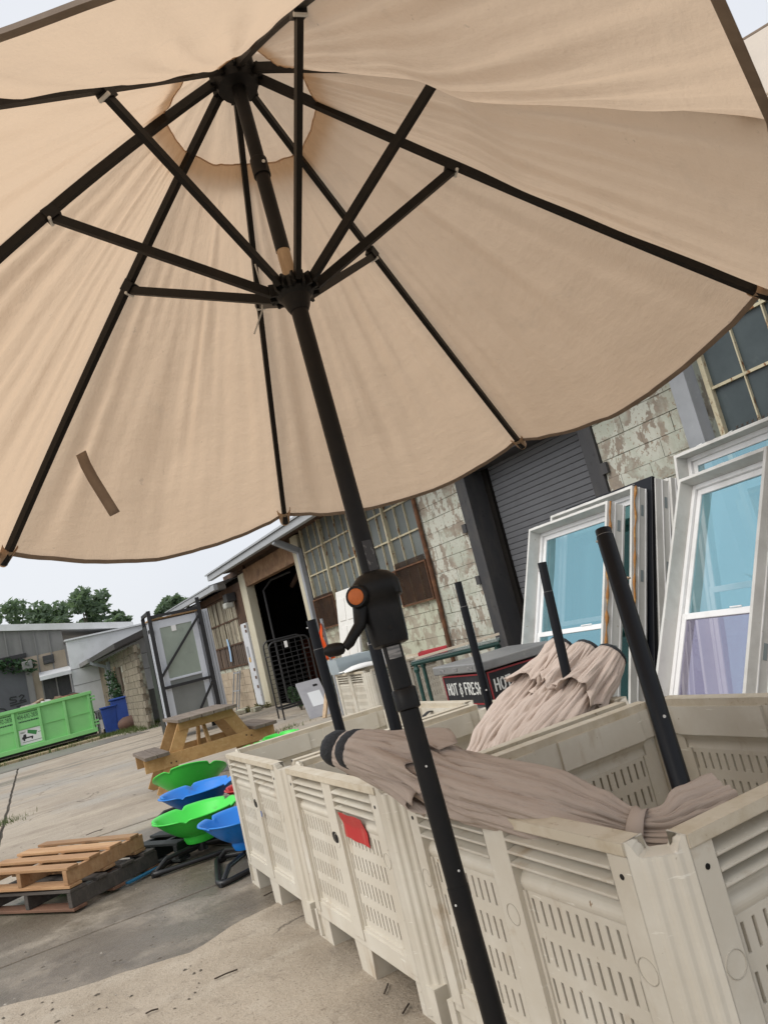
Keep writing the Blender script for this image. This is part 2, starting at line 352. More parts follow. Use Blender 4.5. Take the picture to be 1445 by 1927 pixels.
#        sag of the cloth at the hem, midway between a rib and the next one
#        and how far it bellies in between hub and hem
SAGS = [(.085, .02), (.085, .02), (.095, .02), (.10, .03), (.06, .09), (.05, .068), (.03, .0), (.10, .02)]
def fold_attr(o, co):
    a = o.data.attributes.new('fold', 'FLOAT_VECTOR', 'POINT')
    for i, c in enumerate(co): a.data[i].vector = c
    return o
def rib_curve(hub, j, t, s):
    """s 0..1 from hub to tip, a smooth bend through the strut joint"""
    hub = V(hub); j = V(j); t = V(t); sj = (j-hub).length/((j-hub).length+(t-j).length)
    # quadratic through three points
    l0 = (s-sj)*(s-1)/((0-sj)*(0-1)); l1 = s*(s-1)/(sj*(sj-1)); l2 = s*(s-sj)/(1*(1-sj))
    return hub*l0+j*l1+t*l2
def open_umbrella(u, hub, run, axn, ribs, sags, m_cloth, detail=True, s0=.165, lift=.022, seed=0, sleeve=-1):
    n = len(ribs)
    hubt = hub+axn*.02
    rad = lambda p: ((p-hub)-axn*(p-hub).dot(axn)).normalized()
    for k, (j, t) in enumerate(ribs):
        j = V(j); t = V(t); a = rad(j)
        pts = [rib_curve(hub+a*.045, j, t, s/14) for s in range(15)]
        mb = MB()
        for p, q in zip(pts[:-1], pts[1:]): mb.beam(p, q+(q-p)*.02, .014, .021, up=axn)
        rb = mb.build('rib', rib_m, u)
        MB().tube([t-(t-j).normalized()*.02, t+(t-j).normalized()*.012], .012, 8).build('rib_tip', blk_m, rb)
        d = (run+a*.05)
        sb = MB().beam(d, j-axn*.012, .012, .020, up=axn).build('strut', rib_m, u)
        MB().box(-.012, .012, -.016, .016, -.022, .008, Mx.Translation(j) @ (j-hub).to_track_quat('Y', 'Z').to_matrix().to_4x4()).build('joint_bracket', blk_m, sb)
        q = j+a.cross(axn)*.0
        MB().tube([q-axn*.024+a.cross(axn)*-.013, q-axn*.024+a.cross(axn)*.013], .004, 8).build('joint_screw', white_m, sb)
    def lf(k, s):           # on one rib the outer half runs inside a sleeve, so the cloth lies under it
        if k != sleeve: return lift
        q = min(1, max(0, (s-.47)/.10)); return lift-.052*q*q*(3-2*q)
    def cloth(k, s, v, cap=False):
        j0, t0 = ribs[k]; j1, t1 = ribs[(k+1) % n]
        a = rib_curve(hubt, j0, t0, s)+axn*lf(k, s); b = rib_curve(hubt, j1, t1, s)+axn*lf((k+1) % n, s)
        p = a.lerp(b, v)
        bow = 4*v*(1-v)
        sg = sags[k]
        bl = bow if sg[1] < .08 else bow**.6
        p = p-axn*(bow*sg[0]*(.10+.90*s**1.6)+bl*sg[1]*math.sin(PI*s**1.25))
        # slack: folds that run from hub to hem, strongest near the ribs
        w = NZ.noise(V((v*7+k*13.1+seed, s*1.1, 3.3)))*.030*s+NZ.noise(V((v*17+k*7.7+seed, s*1.6, 8.1)))*.015*s
        w += NZ.noise(V((v*3+s*4+k*5+seed, s*6-v*3, 1.7)))*.008
        w += .016*s*(math.sin(v*58+k*2+3*NZ.noise(V((s*2, v*3, k))))*(math.exp(-(v/.16)**2)+math.exp(-((1-v)/.16)**2)))
        w += .010*s*abs(NZ.noise(V((v*11+s*5+k*3, s*2.5-v*4, 5.5))))
        for q in range(9):
            v0 = .5+.62*NZ.noise(V((q*3.7+k*1.9+seed, .3, 7))); m_ = .35*NZ.noise(V((q*5.1+k*2.3, seed, 2))); sc = .55+.5*NZ.noise(V((q, k*3.1+seed, 4)))
            d_ = (v-v0-m_*(s-.6))/.022
            w += (.0065 if q % 2 else -.005)*math.exp(-d_*d_)*math.exp(-((s-sc)/.26)**2)
        p = p+axn*w*min(1, bow*2.2)*(1-.82*max(0, (s-.75)/.25))
        if cap: p = p+axn*(.030+.018*bow)
        return p
    for k in range(n):
        mb = MB().grid(lambda a, b: cloth(k, s0+(1-s0)*a, b), 52, 64)
        c = mb.build('canopy_panel', m_cloth, u, smooth=True); fold_attr(c, [(k*3.7+j/64*.9, 2.2*i/52, seed) for i in range(53) for j in range(65)])
        mb = MB()
        hem = [cloth(k, 1, i/30) for i in range(31)]
        r = [rad(p)*.0 for p in hem]
        vs = []
        for p in hem:
            o = rad(p)
            vs += [p+axn*.003+o*.003, p-axn*.005+o*.004, p-axn*.005+o*.001, p+axn*.003-o*.010]
        fs = []
        for i in range(30):
            for q in range(4): fs.append((i*4+q, i*4+(q+1) % 4, i*4+4+(q+1) % 4, i*4+4+q))
        mb.add(vs, fs).build('hem', hem_m, c, smooth=True)
        mb = MB(); hem = [cloth(k, s0, i/14) for i in range(15)]
        mb.tube(hem, .0018, 6).build('vent_seam', m_cloth, c)
    # the vent cap over the opening
    for k in range(n):
        fold_attr(MB().grid(lambda a, b: cloth(k, .015+.205*a, b, True), 10, 12).build('vent_panel', m_cloth, u, smooth=True), [(k*3.7+30+j/12*.3, .5*i/10, seed) for i in range(11) for j in range(13)])
    for k, (j, t) in enumerate(ribs):
        t = V(t); j = V(j); d = (t-j).normalized(); sd = d.cross(axn).normalized()
        # cloth pocket sewn round the rib tip
        MB().grid(lambda a, b: t-d*(.055*(1-a))-d*-.014+(sd*math.cos(b*PI)*.024*(1-.35*a)-axn*(math.sin(b*PI)*.022*(1-.3*a)-.008)), 4, 8).build('tip_pocket', m_cloth, u, smooth=True, solid=.002)
um = thing('patio_umbrella', 'large open tan patio umbrella with crank, spread over the foreground', 'umbrella', (0, 0, 0))
um.location = (BASE.x, BASE.y, 0)
class Off:
    pass
_mesh0 = MB.mesh
# all umbrella parts are given in yard coordinates; they are stored relative to the umbrella's foot
UM0 = V((BASE.x, BASE.y, 0))
def _mesh_um(s, name, mats, smooth=False, shift=None): return _mesh0(s, name, mats, smooth, UM0 if shift is None else shift)
MB.mesh = _mesh_um
open_umbrella(um, HUB, RUN, AXN, RIBS, SAGS, canvas_m, sleeve=4)
MB().tube([ax(z/20) for z in range(0, 17)], .0205, 16).build('lower_pole', pole_m, um, smooth=True)
MB().tube([ax(.79), ax(1.0), ax(1.16)], .0195, 16).build('middle_pole', pole_m, um, smooth=True)
MB().tube([ax(1.125), ax(1.128), ax(1.165), ax(1.168)], [.020, .0245, .0245, .021], 20).build('pole_collar', pole_m, um, smooth=True)
MB().tube([ax(1.16), ax(1.24), ax(1.27)], .0195, 16).build('neck_pole', pole_m, um, smooth=True)
MB().tube([ax(1.38), ax(1.6), ax(1.8), ax(2.02)], .0195, 16).build('upper_pole', pole_m, um, smooth=True)
def along(p, q, n=2): return [V(p).lerp(V(q), i/(n-1)) for i in range(n)]
MB().tube(along(RUN, ax(2.21), 3), .0155, 14).build('bare_pole_section', rawwood_m, um, smooth=True)
MB().tube(along(ax(2.17), HUB, 4), .0170, 14).build('top_pole', pole_m, um, smooth=True)
MB().tube(along(ax(2.375), ax(2.42), 2), .0205, 16).build('tilt_collar', blk_m, um, smooth=True)
MB().tube([ax(2.40)+V((.012, -.019, 0)), ax(2.40)+V((.0125, -.0215, 0))], .004, 8).build('collar_screw', white_m, um)
_x = (V((1, 0, 0))-AXN*AXN.x).normalized(); mq = Mx((_x, AXN.cross(_x), AXN)).transposed().to_4x4()
def hubshape(name, c, prof, teeth, rr):
    mb = MB().lathe(prof, 28, Mx.Translation(c) @ mq)
    for k, (j, t) in enumerate(RIBS):
        a = ((V(j)-HUB)-AXN*(V(j)-HUB).dot(AXN)).normalized(); s = a.cross(AXN)
        for e in (-1, 1): mb.beam(c+a*(rr-.016)+s*(.011*e), c+a*(rr+.014)+s*(.011*e), .006, .03, up=AXN)
    return mb.build(name, blk_m, um)
hubshape('top_hub', HUB, [(.02, -.030), (.048, -.028), (.056, -.010), (.056, .012), (.045, .024), (.01, .03)], 8, .05)
hubshape('runner_hub', RUN, [(.021, -.055), (.026, -.045), (.034, -.022), (.044, -.012), (.044, .014), (.034, .022), (.02, .026)], 8, .042)
# crank housing
m4 = Mx.Translation(ax(1.325)) @ mq
mb = MB()
def ring(z, rx, ry, n=28): return [m4 @ V((rx*math.copysign(abs(math.cos(2*PI*i/n))**.8, math.cos(2*PI*i/n)), ry*math.copysign(abs(math.sin(2*PI*i/n))**.8, math.sin(2*PI*i/n)), z)) for i in range(n)]
rings = [ring(*q) for q in ((-.072, .030, .030), (-.070, .036, .035), (-.060, .038, .037), (.0, .041, .039), (.020, .043, .040), (.024, .050, .044), (.052, .050, .044), (.062, .046, .041), (.074, .034, .032), (.080, .021, .021))]
vs = [p for r_ in rings for p in r_]
mb.add(vs, [(i*28+j, i*28+(j+1) % 28, (i+1)*28+(j+1) % 28, (i+1)*28+j) for i in range(len(rings)-1) for j in range(28)]+[tuple(range(27, -1, -1)), tuple(range(len(vs)-28, len(vs)))])
ch = mb.build('crank_housing', blk_m, um, smooth=True)
MB().tube([m4 @ V((.008, -.0375, -.040)), m4 @ V((.008, -.0400, -.040))], .0045, 12).build('housing_screw', rib_m, ch)
# crank: round boss with an orange cap, a bent arm and a spindle knob
bc = m4 @ V((-.037, -.040, .034)); fd = V((-.28, -.95, .05)).normalized()
MB().tube([bc-fd*.035, bc+fd*.006, bc+fd*.012], [.024, .0235, .021], 24).build('crank_boss', blk_m, ch, smooth=True)
cp = MB().tube([bc+fd*.011, bc+fd*.0135, bc+fd*.0145], [.0165, .016, .014], 24).build('crank_cap', orange_m, ch, smooth=True)
e0 = bc; e1 = bc+V((-.012, -.006, -.055)); e2 = bc+V((-.036, -.012, -.083)); e3 = bc+V((-.047, -.014, -.090)); e4 = bc+V((-.088, -.020, -.088))
ca = MB().tube([e0-fd*.020, e0.lerp(e1, .5)-fd*.016, e1-fd*.008, e1.lerp(e2, .6), e2, e3], [.0205, .0165, .0125, .0105, .0105, .0085], 14).build('crank_arm', blk_m, ch, smooth=True)
MB().tube([e3, e3.lerp(e4, .1), e3.lerp(e4, .35), e3.lerp(e4, .75), e4], [.006, .011, .0135, .013, .006], 14).build('crank_knob', blk_m, ca, smooth=True)
# stickers on the pole
def sticker(name, m_, z0, z1, a0, a1, r):
    c0 = ax(z0); c1 = ax(z1)
    MB().grid(lambda a, b: c0.lerp(c1, a)+V((math.cos(a0+(a1-a0)*b)*r, math.sin(a0+(a1-a0)*b)*r, 0)), 2, 8).build(name, m_, um, smooth=True)
sticker('grey_label', label_m, 1.228, 1.252, R(-120), R(-40), .0199)
sticker('warning_sticker', label2_m, 1.40, 1.47, R(-95), R(-30), .0199)
for z, a in ((.83, -60), (.775, -125), (1.02, -80)):
    c = ax(z); dv = V((math.cos(R(a)), math.sin(R(a)), 0))
    MB().tube([c+dv*.0195, c+dv*.0212], .0022, 8).build('pole_rivet', white_m, um)
# the tie strap that hangs loose from one rib, and the thin white cord by the runner
sp = [V((-.728, 1.9, 1.915)), V((-.722, 1.9, 1.88)), V((-.710, 1.9, 1.84)), V((-.692, 1.9, 1.79)), V((-.672, 1.9, 1.735))]
def strap(a, b):
    x = a*(len(sp)-1); i = min(int(x), len(sp)-2); p = sp[i].lerp(sp[i+1], x-i); return p+V((.030*(b-.5), -.01*(b-.5), .004*(b-.5)))
MB().grid(strap, 12, 2).build('tie_strap', hem_m, um, smooth=True, solid=.002)
cd = [V((-.155, 1.70, 2.20)), V((-.152, 1.70, 2.13)), V((-.165, 1.70, 2.08)), V((-.195, 1.70, 2.03))]
MB().tube(cd, .0020, 6).build('loose_cord', white_m, um, smooth=True)
foot = MB().tube([(BASE.x, BASE.y, .0), (BASE.x, BASE.y, .06)], [.22, .21], 28).tube([(BASE.x, BASE.y, .06), (BASE.x, BASE.y, .3)], .03, 16)
foot.build('base_weight', blk_m, um)
MB.mesh = _mesh0
# ------------------------------------------------------------------ a second, paler umbrella beside it
C2 = V((2.37, 3.44, 0))
u2 = thing('patio_umbrella', 'pale open umbrella showing a corner beyond the tan canopy, top right', 'umbrella', C2)
h2 = V((0, 0, 3.24)); r2 = V((0, 0, 2.7)); rb2 = []
for k in range(8):
    a = R(33.0)+k*PI/4; e = V((math.cos(a), math.sin(a), 0))
    rb2.append((h2+e*.76-V((0, 0, .14)), h2+e*1.60-V((0, 0, .37))))
open_umbrella(u2, h2, r2, V((0, 0, 1)), rb2, [(.06, .02)]*8, canvas2_m, seed=40)
MB().tube([(0, 0, 0), (0, 0, 3.24)], .02, 14).build('pole', pole_m, u2, smooth=True)
MB().tube([(0, 0, 0), (0, 0, .07)], [.24, .22], 24).build('base_weight', blk_m, u2)
# ------------------------------------------------------------------ beige plastic pallet bins
BL, BH, CH = 1.17, .77, .085
def grid_solid(mb, xs, zs, cell, face):
    """wall panel: cell(i,j) -> (front depth, back depth) or None for a hole; steps between cells get side faces"""
    nx, nz = len(xs)-1, len(zs)-1
    C = [[cell(i, j) for j in range(nz)] for i in range(nx)]
    def q(*ps): mb.poly(*[face(*p) for p in ps])
    for i in range(nx):
        for j in range(nz):
            c = C[i][j]
            if c is None: continue
            x0, x1, z0, z1 = xs[i], xs[i+1], zs[j], zs[j+1]
            if i == 0 or C[i-1][j] != c:
                e_ = i
                while e_+1 < nx and C[e_+1][j] == c: e_ += 1
                xe = xs[e_+1]
                q((x0, c[0], z0), (xe, c[0], z0), (xe, c[0], z1), (x0, c[0], z1)); q((x0, c[1], z1), (xe, c[1], z1), (xe, c[1], z0), (x0, c[1], z0))
            for di, dj in ((1, 0), (-1, 0), (0, 1), (0, -1)):
                a, b = i+di, j+dj
                o = C[a][b] if 0 <= a < nx and 0 <= b < nz else None
                if di: e = lambda d: ((x1 if di > 0 else x0), d)
                xx = x1 if di > 0 else x0; zz = z1 if dj > 0 else z0
                def side(d0, d1, sg):
                    if abs(d0-d1) < 1e-6: return
                    lo, hi = min(d0, d1), max(d0, d1)
                    if di: ps = [(xx, lo, z0), (xx, hi, z0), (xx, hi, z1), (xx, lo, z1)]      # faces +x
                    else: ps = [(x0, lo, zz), (x1, lo, zz), (x1, hi, zz), (x0, hi, zz)]       # faces +z
                    q(*(ps if sg > 0 else ps[::-1]))
                if o is None: side(c[0], c[1], di+dj)
                elif (di+dj) > 0:
                    side(c[0], o[0], 1 if c[0] < o[0] else -1); side(c[1], o[1], 1 if c[1] > o[1] else -1)
def wall_mesh():
    mb = MB(); face = lambda x, y, z: V((x, y, z))
    xs = [CH, .145]; kind = ['c']
    def pane(x0, x1):
        n = 11; st = (x1-x0-.02)/n; xs.append(x0+.014); kind.append('m')
        for k in range(n):
            a = x0+.014+k*st+st*.34; xs.append(a); kind.append('p'); xs.append(a+.0085); kind.append('s')
        xs.append(x1); kind.append('m')
    pane(.145, .535); xs.append(.635); kind.append('c'); pane(.635, 1.025); xs.append(BL-CH); kind.append('c')
    zs = [.125, .150]; zk = ['b', ]
    zs.append(.190); zk.append('k')
    zs.append(.205); zk.append('r')
    for k in range(4):
        zs.append(.232+k*.093); zk.append('g'); zs.append(.232+k*.093+.058); zk.append('s')
    zs.append(.585); zk.append('g'); zs.append(.640); zk.append('h')
    zs.append(.744); zk.append('L'); zs.append(BH); zk.append('R')
    def cell(i, j):
        a, b = kind[i], zk[j]
        if b == 'R': return (-.004, .052)
        if b == 'b': return (.004, .045)
        if b == 'h' and a != 'c': return None
        if a == 'c': return (.0, .052 if b in ('L',) else .040)
        if b == 'k': return (.004, .045)
        if b == 'r': return (.010, .045)
        if b == 'L': return (.048, .062)
        if a == 's' and b == 's': return None
        if a == 'm': return (.013, .040)
        return (.018, .034)
    grid_solid(mb, xs, zs, cell, face)
    for x0, x1 in ((.145, .535), (.635, 1.025)):        # the rounded shoulder under each louvred opening
        pr = [(.018-.006*math.sin(min(1, k/6)*PI)+.030*(1-math.cos(PI/2*k/12)), .585+.055*math.sin(PI/2*k/12)) for k in range(13)]
        for (a, b), (c, d) in zip(pr[:-1], pr[1:]):
            mb.poly(V((x0, a, b)), V((x1, a, b)), V((x1, c, d)), V((x0, c, d)))
            mb.poly(V((x0, c+.016, d)), V((x1, c+.016, d)), V((x1, a+.016, b)), V((x0, a+.016, b)))
    return mb
wall_me = wall_mesh().mesh('wall', [bin_m, rim_m], recalc=False)
for p in wall_me.polygons:
    if p.center.z > .7435: p.material_index = 1
lv = MB().add([V((0, -.001, 0)), V((.388, -.001, 0)), V((.388, .047, .010)), V((0, .047, .010)), V((0, -.001, -.007)), V((.388, -.001, -.007)), V((.388, .047, .003)), V((0, .047, .003))],
              [(0, 1, 2, 3), (7, 6, 5, 4), (0, 4, 5, 1), (1, 5, 6, 2), (2, 6, 7, 3), (3, 7, 4, 0)]).mesh('louver_slat', bin_m)
def corner_mesh():
    """chamfered corner post with moulded ridges, its rim dipping between the two walls"""
    mb = MB(); c = CH; n = 16; out = []; inn = []; zt = []
    for k in range(n+1):
        t = k/n; d = .007*math.sin(PI*t)+(.0035 if k in (3, 4, 7, 8, 11, 12) else 0)
        out.append((c*(1-t)-d*.7, c*t-d*.7)); inn.append((c*(1-t)+.052*t**.5, c*t+.052*(1-t)**.5))
        e = min(k, n-k)/n; sm = min(1, max(0, (e-.06)/.16)); zt.append(BH+.0005-.030*sm*sm*(3-2*sm))
    m = n+1
    for zs_, pts in ((0.03, out), (None, out), (None, inn), (0.03, inn)):
        mb.v += [(x, y, zt[i] if zs_ is None else zs_) for i, (x, y) in enumerate(pts)]
    for r in range(3):
        for k in range(n): mb.f.append((r*m+k, r*m+k+1, (r+1)*m+k+1, (r+1)*m+k))
    for k in range(n): mb.f.append((3*m+k, 3*m+k+1, k+1, k))
    mb.f += [(0, m, 2*m, 3*m), (n, 3*m+n, 2*m+n, m+n)]
    return mb
corner_me = corner_mesh().mesh('corner_post', bin_m)
cfoot = MB().box(.012, .19, .012, .15, 0, .128).mesh('foot', bin_m)
mfoot = MB().add([V((x, y, z)) for z, e in ((0, .02), (.128, 0)) for x, y in ((.5+e, .006), (.67-e, .006), (.67-e, .14), (.5+e, .14))], [(3, 2, 1, 0), (4, 5, 6, 7), (0, 1, 5, 4), (1, 2, 6, 5), (2, 3, 7, 6), (3, 0, 4, 7)]).mesh('foot', bin_m)
hole_me = MB().tube([(0, -.0015, 0), (0, .001, 0)], .006, 10).mesh('rim_hole', blk_m)
circ_me = MB().tube([(.026*math.cos(a*PI/12), -.0005, .026*math.sin(a*PI/12)) for a in range(24)], .0012, 5, closed=True).mesh('moulded_ring', bin_m)
def make_bin(label, loc, rz, m_=None, group='beige pallet bins in the row'):
    t = thing('pallet_bin', label, 'bin', loc, rz, group)
    for k in range(4):
        # local frame of side k: x along the side, y inwards
        mw = Mx.Translation((BL/2, BL/2, 0)) @ Mx.Rotation(k*PI/2, 4, 'Z') @ Mx.Translation((-BL/2, -BL/2, 0))
        loc_, rot_, _ = mw.decompose(); e = rot_.to_euler()
        w = inst('wall', wall_me, t, loc_, e)
        for x in (.146, .636):
            for z in (.655, .685, .715): inst('louver_slat', lv, w, (x, 0, z))
        inst('corner_post', corner_me, t, loc_, e)
        inst('foot', cfoot, t, loc_, e)
        inst('foot', mfoot, t, loc_, e)
        for x in (.115, 1.055): inst('rim_hole', hole_me, w, (x, 0, .70))
        for x in (.115, .585, 1.055): inst('moulded_ring', circ_me, w, (x, 0, .52))
        if m_: pass
    MB().box(.04, BL-.04, .04, BL-.04, .125, .15).build('floor', bin_m, t)
    return t
C0 = V((.335, 1.50, 0))
bin_near = make_bin('nearest beige slotted pallet bin, long folded umbrella lying in it', C0, YAW)
bin_mid = make_bin('beige pallet bin with a red tape patch on its side', C0+UA*1.23, YAW+R(.3))
bin_far = make_bin('beige pallet bin at the far end of the row, beside the spinner seats', C0+UA*2.46+V((.0, .0, 0)), YAW)
# red tape on the side of the middle bin: the outer side facing the yard is side 3 (x = 0)
tp = MB().grid(lambda a, b: V((-.001+.012*min(1, a*2.2), .505-.225*b+.003*math.sin(a*9)-.004*a, .638-.095*a-.008*b*a+.002*math.sin(b*11))), 12, 14)
tp.build('red_tape', tape_m, bin_mid, solid=.0015)
def hand_hole(b, y, z):
    MB().add([V((-.001, y+.03*math.cos(a*PI/8)*1.0, z+.022*math.copysign(abs(math.sin(a*PI/8))**.6, math.sin(a*PI/8)))) for a in range(16)], [tuple(range(16))]).build('hand_hole', blk_m, b)
hand_hole(bin_mid, .60, .53); hand_hole(bin_far, .60, .53)
MB().grid(lambda a, b: V((-.002, .50+.02*a, .47+.03*b)), 1, 1).build('blue_paint_spot', mat('blue paint', (.03, .10, .35), .5), bin_far)
# ------------------------------------------------------------------ warehouse facade (local X runs along the wall towards the camera, -Y faces the yard)
block_m = mat('peeling block', (.285, .245, .20), .9,
              [((.22, .185, .15), 4, .42, .7, 6), ((.36, .30, .24), 9, .5, .75, 7), ((.50, .505, .44), 5.5, .515, .535, 15, (1, 1, .75), .05), ((.42, .44, .37), 2.2, .50, .62, 8), ((.30, .25, .19), 26, .59, .62, 8), ((.24, .20, .14), 1.3, .58, .80, 8, (1, 1, .25))],
              [(120, .5, .004), (14, .5, .014), (5.5, .8, .006)], spec=.2, coord='world')
block2_m = mat('dirty block', (.36, .33, .26), .9, [((.28, .25, .19), 4, .42, .7, 6), ((.45, .46, .36), 6, .50, .54, 12, None, .06), ((.20, .17, .12), 4, .56, .72, 9)], [(90, .6, .006), (12, .5, .015)], spec=.2, coord='world')
tanblock_m = mat('tan block', (.42, .35, .265), .9, [((.30, .245, .18), 1.6, .42, .7, 8), ((.50, .44, .34), 4, .55, .75, 8), ((.18, .14, .10), 5, .60, .72, 9)], [(60, .4, .008)], spec=.2, coord='world')
mortar_m = mat('mortar', (.25, .22, .17), .95, [((.44, .46, .38), 5, .46, .52, 10), ((.15, .13, .10), 6, .55, .7, 8)], [(80, .5)], coord='world')
rust_m = mat('rusted steel', (.105, .052, .030), .85, [((.19, .09, .045), 8, .48, .68, 8), ((.07, .035, .02), 5, .55, .75, 8)], [(70, .5, .005)], spec=.25)
rustdark_m = mat('dark rusted steel', (.085, .052, .036), .85, [((.16, .08, .04), 6, .5, .7, 8), ((.035, .025, .02), 3, .5, .7, 8)], [(70, .4, .005)], spec=.25)
cream_m = mat('cream paint over rust', (.50, .455, .32), .7, [((.40, .35, .24), 6, .45, .7, 7), ((.20, .09, .035), 13, .56, .63, 9, (1, 1, .5)), ((.12, .06, .03), 24, .64, .70, 6)], [(60, .5, .005)], spec=.3)
pillar_m = mat('stained cream paint', (.56, .53, .42), .7, [((.47, .42, .30), 2, .42, .7, 7, (1, 1, .25)), ((.28, .15, .06), 3.2, .62, .72, 9, (1, 1, .3)), ((.62, .60, .52), 8, .6, .8)], [(40, .3, .005)], spec=.3)
steelgrey_m = mat('grey painted steel', (.30, .315, .335), .55, [((.25, .265, .28), 3, .45, .7, 6), ((.35, .365, .385), 20, .6, .8)], [(90, .06)], spec=.4)
gutter_m = mat('grey gutter', (.36, .38, .40), .5, [((.29, .30, .31), 3, .45, .7, 6, (.3, 1, 1))], spec=.4)
darksteel_m = mat('charcoal steel', (.045, .045, .048), .6, [((.07, .066, .062), 6, .45, .7, 7, (1, 1, .3)), ((.025, .025, .027), 12, .6, .75)], [(90, .08)], spec=.4)
slat_m = mat('grey door slat', (.128, .132, .142), .55, [((.108, .111, .120), 3, .45, .7, 6), ((.15, .154, .165), 30, .6, .8)], spec=.4, tone=.04)
pane_m = mat('frosted grey pane', (.135, .150, .145), .5, [((.11, .125, .12), 3, .42, .7, 6), ((.19, .21, .205), 7, .6, .8, 7)], [(40, .05)], spec=.3, tone=.10)
pane2_m = mat('dark grey pane', (.062, .080, .085), .3, [((.045, .060, .065), 3, .42, .7, 6), ((.10, .118, .12), 5, .6, .8, 9), ((.2, .21, .2), 24, .74, .78, 3)], [(10, .03)], spec=.35, tone=.10)
paneb_m = mat('browned pane', (.13, .115, .105), .4, [((.08, .06, .055), 3, .42, .7, 6), ((.16, .14, .13), 7, .6, .8, 7)], spec=.4, tone=.2)
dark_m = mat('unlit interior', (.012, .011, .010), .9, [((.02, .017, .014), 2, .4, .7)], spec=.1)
FO = V((-3.75, 18.78, 0)); FD = V((.5, -.866, 0)); FN = V((.866, .5, 0)); FR = R(-60)
def fw(x, y, z=0): return FO+FD*x+FN*y+V((0, 0, z))
wh = thing('warehouse', 'long block warehouse with peeling pale paint, steel windows and open doorway', 'building', FO, FR)
B = lambda *a: MB().box(*a)
# courses of concrete blocks
block_me = [MB().box(-.195, .195, -.03-d, .05, -.0945, .0945).mesh('concrete_block', block_m) for d in (.0, .003, .006)]
half_me = [MB().box(-.095, .095, -.03-d, .05, -.0945, .0945).mesh('concrete_block', block_m) for d in (.0, .004)]
def courses(x0, x1, z0, z1, me=None, hm=None):
    r = 0; z = z0
    while z+.12 < z1:
        x = x0+(0 if r % 2 else -.2)
        while x < x1-.02:
            a, b = max(x, x0), min(x+.4, x1)
            w = b-a
            if w > .06:
                o = inst('concrete_block', random.choice(block_me if me is None else me), wh, ((a+b)/2, random.uniform(-.002, .002), z+.1+random.uniform(-.002, .002)), (0, random.uniform(-.004, .004), 0), ((w-.005)/.39, 1, 1.022))
            x += .4
        z += .2; r += 1
courses(8.56, 9.69, 0, 3.45); courses(12.37, 13.56, .4, 3.45)
d_me = [MB().box(-.195, .195, -.03-d, .05, -.0945, .0945).mesh('concrete_block', block2_m) for d in (.0, .004)]
courses(4.0, 8.46, .1, 1.49, d_me)
t_me = [MB().box(-.195, .195, -.03-d, .05, -.0945, .0945).mesh('concrete_block', tanblock_m) for d in (.0, .005)]
courses(-4.6, -1.22, 0, 1.12, t_me)
for x0, x1, z0, z1 in ((8.5, 9.69, 0, 3.5), (12.36, 13.7, 0, 3.5), (3.9, 8.5, 0, 1.5), (-6.6, -.5, 0, 1.1), (13.7, 22, 0, 1.6), (-1.1, 22, 3.56, 3.75), (-6.6, -4.6, 1.1, 3.2)):
    B(x0, x1, -.012, .22, z0, z1).build('wall', mortar_m, wh)
B(-.5, -.02, -.02, .3, 3.45, 3.6).build('wall', rustdark_m, wh)
# doorway: pillars, rusted lintel, dark room
MB().box(-.46, .0, -.05, .18, 0, 3.35).build('door_pillar', pillar_m, wh, bevel=.015)
MB().box(3.42, 3.80, -.05, .18, 0, 3.5).build('door_pillar', pillar_m, wh, bevel=.015)
B(.0, 3.42, -.04, .16, 2.98, 3.42).build('lintel', mat('brown stained beam', (.23, .13, .07), .8, [((.32, .20, .11), 4, .45, .65, 8), ((.10, .055, .035), 3, .52, .72, 8)], [(50, .4, .005)]), wh, bevel=.01)
B(-2, 3.42, .05, .2, 3.40, 3.55).build('lintel', rustdark_m, wh)
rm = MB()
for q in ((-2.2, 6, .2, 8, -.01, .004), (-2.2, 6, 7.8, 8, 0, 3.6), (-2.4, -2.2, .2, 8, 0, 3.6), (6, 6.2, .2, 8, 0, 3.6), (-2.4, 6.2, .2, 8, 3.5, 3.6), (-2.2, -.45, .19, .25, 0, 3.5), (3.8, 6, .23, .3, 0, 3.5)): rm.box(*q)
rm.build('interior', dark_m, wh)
MB().tube([(.1, .35, 0), (.1, .35, 2.8), (.35, .5, 3.0), (1.0, .8, 3.05)], .03, 8).build('door_track', darksteel_m, wh)
MB().tube([(.4, 1.0, 2.75), (1.2, .9, 2.93), (2.2, .7, 3.0), (3.2, .5, 2.98)], .06, 8).build('rolled_curtain', rustdark_m, wh)
